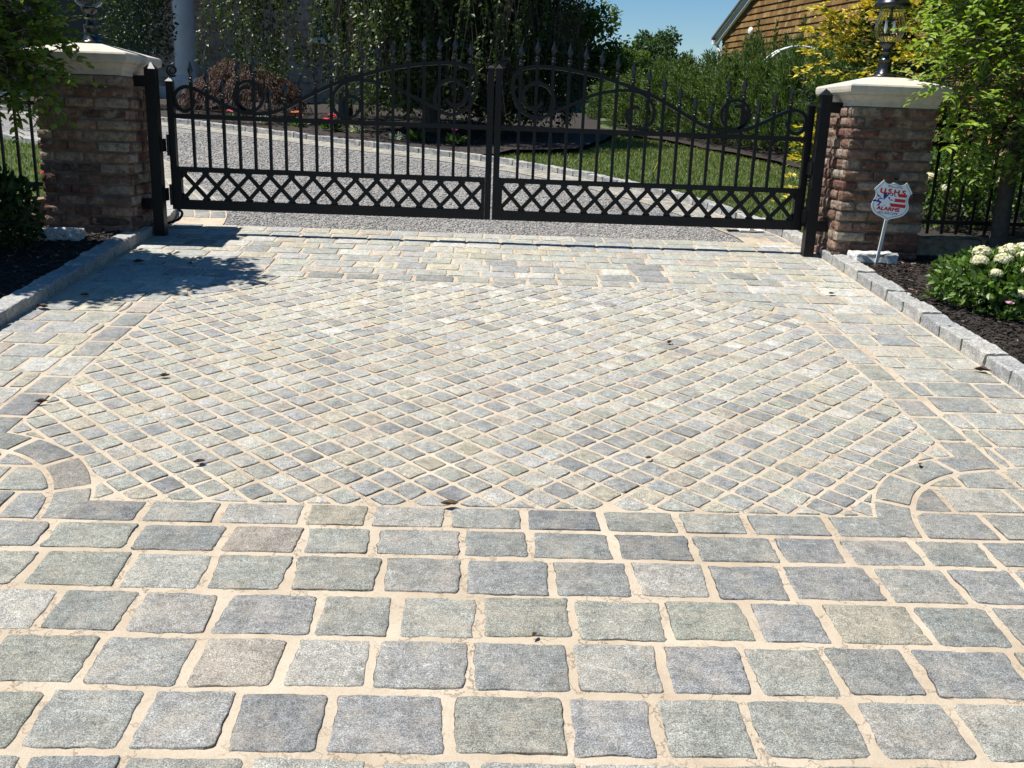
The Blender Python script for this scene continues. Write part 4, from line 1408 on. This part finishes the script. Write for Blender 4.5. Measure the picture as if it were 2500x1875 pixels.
rg = random.Random(2)
heads = [(-.62, -.35, .78, 1.1), (-.42, -.1, .96, 1.25), (-.2, -.42, .86, 1.2), (-.02, -.2, 1.0, 1.2), (.16, -.1, 1.06, 1.15), (.30, -.35, .93, 1.25), (.44, -.05, 1.08, 1.25), (.58, -.25, .98, 1.1), (.72, 0, 1.0, 1.2), (.42, -.62, .72, 1.0), (-.45, -.6, .52, .8), (.15, -.66, .62, 1.0),
         (.62, -.6, .62, 1.0), (-.1, -.85, .05, .8), (.55, -.85, -.05, .8), (.82, -.4, .7, 1.0), (.05, -.95, -.25, .6)]
hydrangea('hydrangea with big cream flower heads on the mulch beside the right kerb', (3.24, 5.56), (.50, .42, .215), 6800, heads, 14, .043)
hb = [(rg.uniform(-.8, .8), rg.uniform(-.9, -.1), rg.uniform(-.2, .95), rg.uniform(.8, 1.2)) for _ in range(13)]
hydrangea('tall cream flowered shrub pressed behind the right fence next to the pier', (3.98, 8.1), (.50, .5, .50), 2600, hb, 22, .06)
hb = [(rg.uniform(-.8, .8), rg.uniform(-.9, -.2), rg.uniform(-.1, .9), rg.uniform(.8, 1.1)) for _ in range(6)]
hydrangea('sparsely flowered leafy shrub behind the right fence and tree trunk', (4.95, 8.2), (.65, .55, .55), 2600, hb, 26, .055)
t = thing('green_shrub', 'small green shrub with brownish tips at the right edge before the low wall', 'shrub', (4.3, 6.55, gz(6.5)))
shrub_mesh('foliage', t, (4.3, 6.55, gz(6.5) + .28), (.36, .32, .36), 1100, [(.06, .11, .025), (.08, .13, .03), (.15, .09, .03)], .06, .032, 31, 'leaf_gloss', True, .3); stems(t, (4.3, 6.55, gz(6.5) + .2), (.3, .3, .3), 6, 3, gz(6.5))


# bedding flowers
def flower(label, x, y, kind, col, seed, s=1.0, dz=.05):
    rg = random.Random(seed); zg = gz(y) + dz
    root = thing('bedding_plant', label, 'flower', (x, y, zg))
    mb = MB()
    fc = [(.06, .11, .03), (.075, .13, .035)] if kind != 'silver' else [(.42, .46, .44), (.52, .55, .53)]
    for i in range(60 if kind != 'silver' else 70):
        a = rg.uniform(0, 6.28); d = Vector((cos(a), sin(a), rg.uniform(.2, 1.3))).normalized()
        leaf(mb, Vector((x, y, zg)) + d * rg.uniform(.01, .07) * s, d, rvec(rg), .07 * s, (.03 if kind != 'silver' else .016) * s, jit(rg, rg.choice(fc), .2))
    mb.build('foliage', M['leaf'], root)
    if kind != 'silver':
        for k in range(rg.randint(3, 5) if kind == 'clump' else 1):
            fb = MB(); p = Vector((x + rg.uniform(-.06, .06) * s, y + rg.uniform(-.06, .0) * s, zg + rg.uniform(.09, .14) * s))
            for i in range(6):
                a = i * 1.047; leaf(fb, p, Vector((cos(a), sin(a) - .5, .35)), Vector((0, -.4, 1)), .038 * s, .036 * s, jit(rg, col, .12))
            fb.build('blossom', M['petal'], root)


flower('pink bedding flower by the kerb left of the dusty miller', -3.95, 15.35, 'clump', (.60, .10, .16), 1, 1.2)
flower('silver leaved plant on the mulch right of the pink flower behind left gate', -3.45, 15.05, 'silver', None, 2, 1.5)
flower('orange red bedding flowers by the kerb below the red maple', -2.85, 14.75, 'clump', (.50, .13, .04), 3, 1.5)
flower('crimson bedding flowers by the kerb behind the middle of left gate leaf', -2.3, 14.45, 'clump', (.55, .03, .06), 4, 1.6)
flower('silver leaved plant right of the crimson flowers behind the gate', -1.9, 14.2, 'silver', None, 5, 1.3)
flower('magenta bedding flowers near the kerb under the broad weeping tree', -.95, 13.4, 'clump', (.55, .03, .16), 6, 1.6)
flower('silver leaved plant left of the magenta flowers under the weeping tree', -1.25, 13.45, 'silver', None, 7, 1.2)
flower('single dark pink flower near the meeting stiles of the gate', -.42, 13.2, 'one', (.45, .03, .12), 8, 1.5)
flower('white and pink petunia on the mulch below the hydrangea', 3.02, 5.20, 'one', (.80, .42, .58), 9, .8, .06)
flower('scarlet flowers tucked between the left fence and the pier', -3.22, 7.22, 'clump', (.65, .025, .02), 10, 1.1, .26)
flower('orange flower tucked between the right pier and the fence', 3.28, 7.2, 'clump', (.60, .12, .04), 11, .9, .22)

rg = random.Random(3)
t = thing('grass_tuft', 'fresh green grass tuft growing on the mulch at the right edge', 'grass tuft', (2.98, 4.78, gz(4.78) + .05))
mb = MB()
for i in range(130):
    a = rg.uniform(0, 6.28); d = Vector((cos(a) * .6, sin(a) * .6, 1)).normalized(); p = Vector((2.98 + rg.uniform(-.05, .05), 4.78 + rg.uniform(-.05, .05), gz(4.78) + .05))
    leaf(mb, p, d, rvec(rg), rg.uniform(.08, .15), .007, jit(rg, (.10, .17, .035), .2))
mb.build('blades', M['grass'], t)
mb = MB(); tube(mb, [(1.79, 10.2, gz(10.2)), (1.80, 10.15, gz(10.2) + .17), (1.83, 10.1, gz(10.2) + .27)], .005, 6, (.03, .05, .02))
o = thing('garden_marker', 'thin stick with yellow green tip leaning on the lawn behind right gate', 'marker', (1.79, 10.2, gz(10.2)))
mb.build('stick', M['dry_leaf'], o)
mb = MB(); tube(mb, [(1.80, 10.149, gz(10.2) + .171), (1.83, 10.1, gz(10.2) + .27), (1.845, 10.08, gz(10.2) + .33)], [.009, .011, .003], 6, (.30, .32, .05)); mb.build('tip', M['dry_leaf'], o)


# fallen leaves on the paving
def dry_leaf(label, x, y, rz, s, seed):
    rg = random.Random(seed); mb = MB(); z = gz(y) + .011
    col = rg.choice([(.07, .04, .02), (.10, .06, .03), (.05, .03, .018)])
    nseg = 5; vs = []
    for i in range(nseg + 1):
        t_ = i / nseg; w = .5 * sin(pi * min(.98, max(.04, t_))) * .5
        for sgn in (-1, 0, 1):
            lx = (t_ - .5) * s; ly = sgn * w * s * .9; lz = abs(sgn) * w * s * 1.0 + .25 * s * (t_ - .5) ** 2 * 4 * .4 + rg.uniform(0, .08) * s
            vs.append((x + lx * cos(rz) - ly * sin(rz), y + lx * sin(rz) + ly * cos(rz), z + lz))
    fs = []
    for i in range(nseg):
        for k in range(2): fs.append((i * 3 + k, i * 3 + k + 1, i * 3 + 3 + k + 1, i * 3 + 3 + k))
    mb.add(vs, fs, col)
    o = mb.build('dry_leaf', M['dry_leaf']); tag(o, label, 'leaf', 'dry leaves lying on the paving')
    return o


DL = [('curled brown leaf at the far left of the diagonal setts', -1.784, 3.70, .3, .055), ('brown leaf on the left half of the diagonal setts, the farther one', -1.398, 4.04, .1, .05), ('brown leaf on the left half of the diagonal setts, the nearer one', -.995, 3.18, .5, .042),
      ('dark leaf in the sun just below the tree shadow near the left kerb', -2.25, 5.30, .2, .05), ('blackish leaf beside the left kerb nearest the camera', -2.37, 5.04, -.2, .075), ('dark leaf clump inside the tree shadow on the paving', -2.23, 6.11, .4, .075),
      ('dark leaf on the upper right of the diagonal setts', .99, 4.74, .9, .05), ('tiny dark leaf on the setts right of centre', .65, 3.31, .3, .03), ('small leaf beside the concave corner on the right', 1.69, 3.31, 1.2, .035),
      ('brown leaf lying against the foot of the right kerb', 2.50, 4.43, -.5, .08), ('pale brown leaf on the pavers right of the panel near the gate', 2.24, 5.86, .2, .05), ('small brown leaf on a joint of the big foreground pavers', .165, 2.19, 1.0, .026),
      ('broken brown leaf on the front edge of the diagonal setts', -.087, 2.90, .1, .06), ('small leaf inside the tip of the tree shadow', -1.9, 6.12, .2, .045)]
for i, (lab, x, y, rz, s) in enumerate(DL): dry_leaf(lab, x, y, rz, s, i + 1)

# ------------------------------------------------------------------ stuff: pebbles, chips, grass
rg = random.Random(17)


def in_poly(x, y, poly):
    c = False; n_ = len(poly); j = n_ - 1
    for i in range(n_):
        xi, yi = poly[i]; xj, yj = poly[j]
        if (yi > y) != (yj > y) and x < (xj - xi) * (y - yi) / (yj - yi) + xi: c = not c
        j = i
    return c


inner = [(2.10, 7.44), (2.02, 7.75), (1.92, 8.0), (1.75, 8.4), (1.52, 8.95), (1.15, 9.6), (.55, 10.5), (-.2, 11.35), (-1.2, 12.1), (-3, 13.4), (-5.0, 14.6), (-7.3, 15.5), (-9, 15.9), (-9, 14.3), (-6.3, 13.4), (-5.2, 12.7), (-4.2, 11.85), (-3.35, 10.65), (-2.75, 9.35), (-2.22, 8.3), (-2.06, 7.65), (-2.02, 7.44)]
mb = MB()
PC = [(.27, .262, .25), (.34, .332, .315), (.205, .20, .195), (.42, .41, .39), (.29, .26, .225), (.14, .137, .135), (.38, .365, .335)]
cnt = 0
while cnt < 20000:
    y = 7.44 + (rg.random() ** 1.5) * 6.5; x = rg.uniform(-6.5, 2.12)
    if not in_poly(x, y, inner): continue
    cnt += 1
    s = rg.uniform(.0045, .0095) * (1 + (y - 7.4) * .10); a = rg.uniform(0, 3.14); sx, sy, sz = s * rg.uniform(.9, 1.5), s * rg.uniform(.7, 1.1), s * rg.uniform(.5, .8)
    c = Vector((x, y, gz(y) - .006 + sz * .6)); ca, sa = cos(a), sin(a)
    ring = [(1, 0), (.5, .86), (-.5, .86), (-1, 0), (-.5, -.86), (.5, -.86)]
    vs = []
    for h, k in ((-.3, 1.0), (.45, .75)):
        for u, v in ring:
            u, v = u * sx * k * rg.uniform(.85, 1.15), v * sy * k * rg.uniform(.85, 1.15); vs.append((c.x + u * ca - v * sa, c.y + u * sa + v * ca, c.z + h * sz))
    vs.append((c.x, c.y, c.z + sz * .75))
    fs = [(i, (i + 1) % 6, 6 + (i + 1) % 6, 6 + i) for i in range(6)] + [(6 + i, 6 + (i + 1) % 6, 12) for i in range(6)]
    mb.add(vs, fs, jit(rg, rg.choice(PC), .12))
o = mb.build('gravel', M['pebble'], smooth=False); tag(o, 'loose pale grey gravel covering the drive behind the gate', 'gravel', kind='stuff')

mb = MB()
for i in range(17000):
    if rg.random() < .55: x, y, zz = rg.uniform(2.66, 4.6), rg.uniform(3.6, 6.9), .055
    elif rg.random() < .75: x, y, zz = rg.uniform(-4.4, -2.56), rg.uniform(4.6, 6.9), .06
    else:
        x, y, zz = rg.uniform(-4.5, 1.3), rg.uniform(12.4, 15.5), .055
        if not in_poly(x, y, back_bed): continue
    a = rg.uniform(0, 6.28); L = rg.uniform(.012, .045); W = rg.uniform(.0018, .005); up = rg.uniform(-.4, .6)
    sdn = {.055: 1, .06: 2}.get(zz, 1)
    z = gz(y) + zz + (.022 if y < 9 else .04) * noise.noise(Vector((x * 2.2, y * 2.2, sdn * 3.1))) + .004
    col = rg.choice([(.012, .008, .006), (.02, .013, .01), (.03, .02, .015), (.05, .036, .027), (.014, .010, .008)]) if rg.random() > .05 else (.20, .15, .11)
    d = Vector((cos(a), sin(a), up * .6)); s_ = Vector((-sin(a), cos(a), rg.uniform(-.6, .6)))
    p = Vector((x, y, z)); vs = [p - d * L / 2 - s_ * W, p + d * L / 2 - s_ * W, p + d * L / 2 + s_ * W, p - d * L / 2 + s_ * W]
    vs += [q + Vector((0, 0, .004)) for q in vs]
    mb.add(vs, [(4, 5, 6, 7), (0, 1, 5, 4), (1, 2, 6, 5), (2, 3, 7, 6), (3, 0, 4, 7)], col)
o = mb.build('mulch_chips', M['chip']); tag(o, 'dark shredded bark mulch scattered over the planting beds', 'mulch', kind='stuff')

# lawn blades
lawn_R = [(2.66, 7.6), (2.72, 8.0), (2.55, 8.3), (2.42, 8.7), (2.2, 9.32), (1.78, 10.1), (1.2, 11.0), (.36, 11.9), (-.05, 12.3), (.35, 12.85), (1.25, 13.2), (1.75, 14.4), (2.15, 15.7), (2.12, 15.95), (2.71, 15.3), (3.37, 13.95), (3.92, 12.74), (4.3, 11.6), (4.6, 9.0), (4.2, 9.0), (2.9, 7.9)]
lawn_L = [(-3.15, 7.5), (-2.75, 8.05), (-3.3, 9.15), (-3.9, 10.4), (-4.72, 11.45), (-5.7, 12.2), (-6.6, 12.75), (-8.6, 13.4), (-8.6, 7.5)]
mb = MB(); cnt = 0
while cnt < 46000:
    if rg.random() < .68:
        x, y = rg.uniform(-.2, 4.6), rg.uniform(7.6, 16.4)
        if not in_poly(x, y, lawn_R): continue
    else:
        x, y = rg.uniform(-8.6, -2.7), rg.uniform(7.5, 13.4)
        if not in_poly(x, y, lawn_L): continue
    cnt += 1
    p = Vector((x, y, gz(y) - .03)); pt = noise.noise(Vector((x * .9, y * .9, 2)))
    h = rg.uniform(.028, .058); a = rg.uniform(0, 6.28); w = rg.uniform(.004, .008); lean = Vector((rg.uniform(-.6, .6), rg.uniform(-.6, .6), 1)) * h
    c = rg.choice([(.132, .182, .052), (.115, .162, .046), (.15, .20, .06), (.165, .205, .072)]) if rg.random() > .10 + .12 * pt else (.22, .20, .09)
    s_ = Vector((cos(a) * w, sin(a) * w, 0))
    mb.add([p - s_, p + s_, p + lean * .6 + s_ * .7, p + lean + Vector((0, 0, -h * .1)), p + lean * .6 - s_ * .7], [(0, 1, 2, 3, 4)], jit(rg, c, .18))
o = mb.build('lawn_grass', M['grass']); tag(o, 'short mown green grass of the lawns behind the gate and fence', 'grass', kind='stuff')


# ------------------------------------------------------------------ brick house behind
hr = thing('brick_house', 'shaded brick house with pale round column seen behind the weeping tree', 'house', (-6, 20.6, gz(20)))
HYF = 20.6; zg = 1.6
mb = MB(); box(mb, -16, 1.2, HYF, HYF + 8, zg, 7.2); mb.build('wall', M['house_brick'], hr)
mb = MB(); zr = 7.2
mb.add([(-16.4, HYF - .9, zr + .002), (1.6, HYF - .9, zr + .002), (1.6, HYF + 8.4, zr + .002), (-16.4, HYF + 8.4, zr + .002), (-12, HYF + 3.9, zr + 3), (-3, HYF + 3.9, zr + 3)], [(0, 1, 5, 4), (1, 2, 5), (2, 3, 4, 5), (3, 0, 4), (3, 2, 1, 0)]); mb.build('roof', M['roof'], hr)
for cx in (-6.02, -10.6):
    mb = MB(); lathe(mb, [(.215, 0), (.205, .9), (.19, 2.6)], (cx, 19.85, 2.17), 28); lathe(mb, [(.19, 2.601), (.23, 2.62), (.23, 2.68), (.29, 2.70), (.29, 2.76)], (cx, 19.85, 2.17), 28)
    co = mb.build('column', M['stucco'], hr, smooth=True)
    mb = MB(); lathe(mb, [(.0, -.08), (.29, -.08), (.29, -.045), (.262, -.03), (.262, -.012), (.225, -.001)], (cx, 19.85, 2.17), 28); box(mb, cx - .31, cx + .31, 19.54, 20.16, 1.95, 2.088)
    mb.build('column_base', M['stucco'], co)
mb = MB(); box(mb, -11.2, -5.4, 19.4, HYF - .002, zg, 1.949); box(mb, -11.6, -5.0, 19.3, HYF - .003, 4.95, 5.4); mb.build('porch', M['bluestone'], hr)
for i, (y, z) in enumerate(((19.1, 1.82), (18.8, 1.69), (18.5, 1.56))):
    mb = MB(); box(mb, -10.6, -6.6, y, y + .298, z - .2, z - .04); box(mb, -10.63, -6.57, y - .03, y + .297, z - .0395, z); mb.build('porch_step', M['bluestone'], hr)
mb = MB(); box(mb, -9.4, -7.0, HYF - .04, HYF - .003, 1.955, 4.4); dr = mb.build('door', M['dark_wood'], hr)
mb = MB(); tube(mb, [(-8.1, HYF - .06, 2.85), (-8.1, HYF - .06, 3.15)], .02, 8); mb.build('handle', M['steel'], dr)
for wx in (-3.1, -.4):
    mb = MB(); x0, x1, z0, z1 = wx - .50, wx + .50, 3.05, 4.9
    for a in ((x0, x0 + .08, z0, z1), (x1 - .08, x1, z0, z1), (x0 + .081, x1 - .081, z1 - .08, z1), (x0 + .081, x1 - .081, z0, z0 + .08), (wx - .02, wx + .02, z0 + .081, z1 - .081), (x0 + .081, wx - .021, 3.80, 3.84), (wx + .021, x1 - .081, 3.80, 3.84)):
        box(mb, a[0], a[1], HYF - .05, HYF - .002, a[2], a[3])
    w_ = mb.build('window', M['dark_trim'], hr)
    mb = MB(); box(mb, x0 + .03, x1 - .03, HYF - .02, HYF - .004, z0 + .03, z1 - .03); mb.build('pane', M['window'], w_)
    mb = MB(); box(mb, x0 - .1, x1 + .1, HYF - .12, HYF - .0025, z0 - .12, z0 - .002); mb.build('sill', M['stucco'], w_)

# ------------------------------------------------------------------ shingled house on the right
sh = thing('shingled_house', 'cedar shingled house gable with white rake trim behind the conifer hedge', 'house', (7, 19, gz(18)))
C0 = Vector((5.706, 24.0, 0)); WD = Vector((.237, -.9715, 0)).normalized(); WN = Vector((-.9715, -.237, 0)).normalized()
zb, ze, half_l = 1.0, 3.72, 5.6; pitch = .70 / 1.205
rg = random.Random(4)


def wp(s, z, out=0.0):
    p = C0 + WD * s + WN * out; return (p.x, p.y, z)


mb = MB(); zr = ze + pitch * half_l
core = [wp(0, zb), wp(2 * half_l, zb), wp(2 * half_l, ze), wp(half_l, zr), wp(0, ze)]
bk = [(Vector(p) - WN * 9) for p in core]
mb.add(core + [tuple(p) for p in bk], [(0, 1, 2, 3, 4), (9, 8, 7, 6, 5), (1, 0, 5, 6), (2, 1, 6, 7), (0, 4, 9, 5)]); mb.build('wall', M['dark_wood'], sh)
mb = MB(); ex = .135; z = zb
SC = [(.20, .118, .042), (.17, .095, .034), (.235, .145, .056), (.14, .078, .030), (.275, .18, .075), (.185, .11, .042)]
while z < zr:
    s0 = 0 if z < ze else (z - ze) / pitch; s1 = 2 * half_l - s0
    s = s0
    while s < s1 - .02:
        w = rg.uniform(.07, .19); e = min(s + w, s1)
        j = rg.uniform(-.004, .004)
        col = jit(rg, rg.choice(SC), .10)
        o1 = .030 + rg.uniform(-.002, .004)
        vs = [wp(s + .0015, z + j, o1), wp(e - .0015, z + j, o1), wp(e - .0015, z + ex + .02, .006), wp(s + .0015, z + ex + .02, .006), wp(s + .0015, z + j, .004), wp(e - .0015, z + j, .004)]
        mb.add(vs, [(0, 1, 2, 3), (4, 5, 1, 0)], col)
        s = e
    z += ex
mb.build('shingle_cladding', M['shingle'], sh)
for sg_, s_end in ((1, 0), (-1, 2 * half_l)):
    mb = MB()
    for (d0, d1, o0, o1) in ((-.02, .20, .031, .10), (.155, .215, .1005, .135)):
        a = (s_end - sg_ * .22, ze - pitch * .22 + .06); b = (half_l, zr + .06)
        vs = []
        for (s, z) in (a, b):
            for dz, oo in ((d0, o0), (d0, o1), (d1, o1), (d1, o0)): vs.append(wp(s, z + dz - .12, oo))
        mb.add(vs, [(0, 1, 5, 4), (1, 2, 6, 5), (2, 3, 7, 6), (3, 0, 4, 7), (0, 3, 2, 1), (4, 5, 6, 7)])
    mb.build('rake_board', M['white_paint'], sh)
    mb = MB(); a = (s_end - sg_ * .30, ze - pitch * .30 + .10); b = (half_l, zr + .10); vs = []
    for (s, z) in (a, b):
        for dz, oo in ((0, .17), (.05, .17), (.05, -9.2), (0, -9.2)): vs.append(wp(s, z + dz, oo))
    mb.add(vs, [(0, 1, 5, 4), (1, 2, 6, 5), (2, 3, 7, 6), (3, 0, 4, 7), (0, 3, 2, 1), (4, 5, 6, 7)]); mb.build('roof', M['roof'], sh)
mb = MB(); q = [wp(-.34, ze - .10, .12), wp(-.34, ze - .10, -9)]
box(mb, -.06, .06, -.06, .06, -.06, .06, (1, 1, 1), Matrix.Translation(wp(-.30, ze - .13, .04)) @ Matrix.Diagonal((1.2, 2.2, .8, 1))); mb.build('gutter', M['white_paint'], sh)
mb = MB(); tube(mb, [wp(-.26, ze - .18, .02), wp(-.05, ze - .35, .05), wp(-.05, zb, .05)], .035, 8); mb.build('downpipe', M['stucco'], sh)
mb = MB(); pv = Vector(wp(1.42, 3.72, .036))
for rr, oo in ((.10, 0), (.10, .03), (.07, .045), (.0, .05)):
    pass
Mv = Matrix.Translation(pv) @ WN.to_track_quat('Z', 'Y').to_matrix().to_4x4()
tmp = MB(); lathe(tmp, [(.0, .0), (.085, .0), (.095, .02), (.085, .045), (.05, .06), (.0, .062)], (0, 0, 0), 20)
mb.add([Mv @ Vector(p) for p in tmp.v], tmp.f); mb.build('vent', M['white_paint'], sh, smooth=True)

# white garden arch sticking out of the hedge
t = thing('garden_arch', 'white curved garden arch poking out of the hedge top before the shingles', 'arch', (4.6, 14.4, gz(14.4)))
for k, dy in enumerate((0, .26)):
    mb = MB(); pts = [(4.03, 14.4 + dy, gz(14.4)), (4.03, 14.4 + dy, 2.26)] + [(4.58 - .55 * cos(R(a)), 14.4 + dy, 2.26 + .48 * sin(R(a))) for a in range(15, 180, 15)] + [(5.13, 14.4 + dy, 2.26), (5.13, 14.4 + dy, gz(14.4))]
    tube(mb, pts, .015, 8); mb.build('hoop', M['white_paint'], t, smooth=True)
for z in (1.7, 2.0, 2.25):
    mb = MB(); tube(mb, [(4.03, 14.42, z), (4.03, 14.64, z)], .011, 6); mb.build('rung', M['white_paint'], t)
mb = MB(); tube(mb, [(5.05, 12.3, 1.6), (5.03, 12.3, 2.2), (4.98, 12.28, 2.48), (5.0, 12.28, 2.75)], [.02, .014, .032, .010], 8); o = mb.build('garden_stake', M['white_paint'], smooth=True); tag(o, 'slim white stake standing among the hedge tops near the right pier', 'stake')

# ------------------------------------------------------------------ camera
F = 2280.; pt, rl, yw, H = R(15.6), R(2.15), R(2.1), 1.5
fw = Vector((sin(yw) * cos(pt), cos(yw) * cos(pt), -sin(pt))); r0 = Vector((cos(yw), -sin(yw), 0)); u0 = r0.cross(fw)
rv = r0 * cos(rl) + u0 * sin(rl); uv = -r0 * sin(rl) + u0 * cos(rl)
cam = bpy.data.cameras.new('camera'); co = bpy.data.objects.new('camera', cam); COL.objects.link(co)
mw = Matrix.Identity(4)
for i in range(3): mw[i][0], mw[i][1], mw[i][2] = rv[i], uv[i], -fw[i]
mw[0][3], mw[1][3], mw[2][3] = 0, 0, H
co.matrix_world = mw
cam.sensor_width = 36; cam.lens = F / 2500 * 36; cam.clip_end = 2000; cam.clip_start = .05
sc.camera = co

# ------------------------------------------------------------------ light
EL, AZ = R(65), R(4.0)
sv = Vector((-cos(EL) * cos(AZ), cos(EL) * sin(AZ), sin(EL)))
su = bpy.data.lights.new('sun', 'SUN'); su.energy = 5.0; su.angle = R(.53); su.color = (1, .955, .885)
so = bpy.data.objects.new('sun', su); COL.objects.link(so); so.rotation_euler = sv.to_track_quat('Z', 'Y').to_euler(); so.location = (-8, 2, 16)
w = bpy.data.worlds.new('World'); sc.world = w; w.use_nodes = True; nt = w.node_tree
bg = nt.nodes['Background']; sky = nt.nodes.new('ShaderNodeTexSky'); sky.sky_type = 'NISHITA'; sky.sun_disc = False
sky.sun_elevation = EL; sky.sun_rotation = R(-90) + AZ; sky.air_density = 1.0; sky.dust_density = .25; sky.ozone_density = 3.0
hs = nt.nodes.new('ShaderNodeHueSaturation'); hs.inputs['Saturation'].default_value = 1.35
nt.links.new(sky.outputs[0], hs.inputs['Color']); nt.links.new(hs.outputs[0], bg.inputs[0]); bg.inputs[1].default_value = .066
sc.view_settings.view_transform = 'Standard'; sc.view_settings.look = 'None'; sc.view_settings.gamma = 1; sc.view_settings.exposure = .72
sc.cycles.max_bounces = 8; sc.cycles.transparent_max_bounces = 8
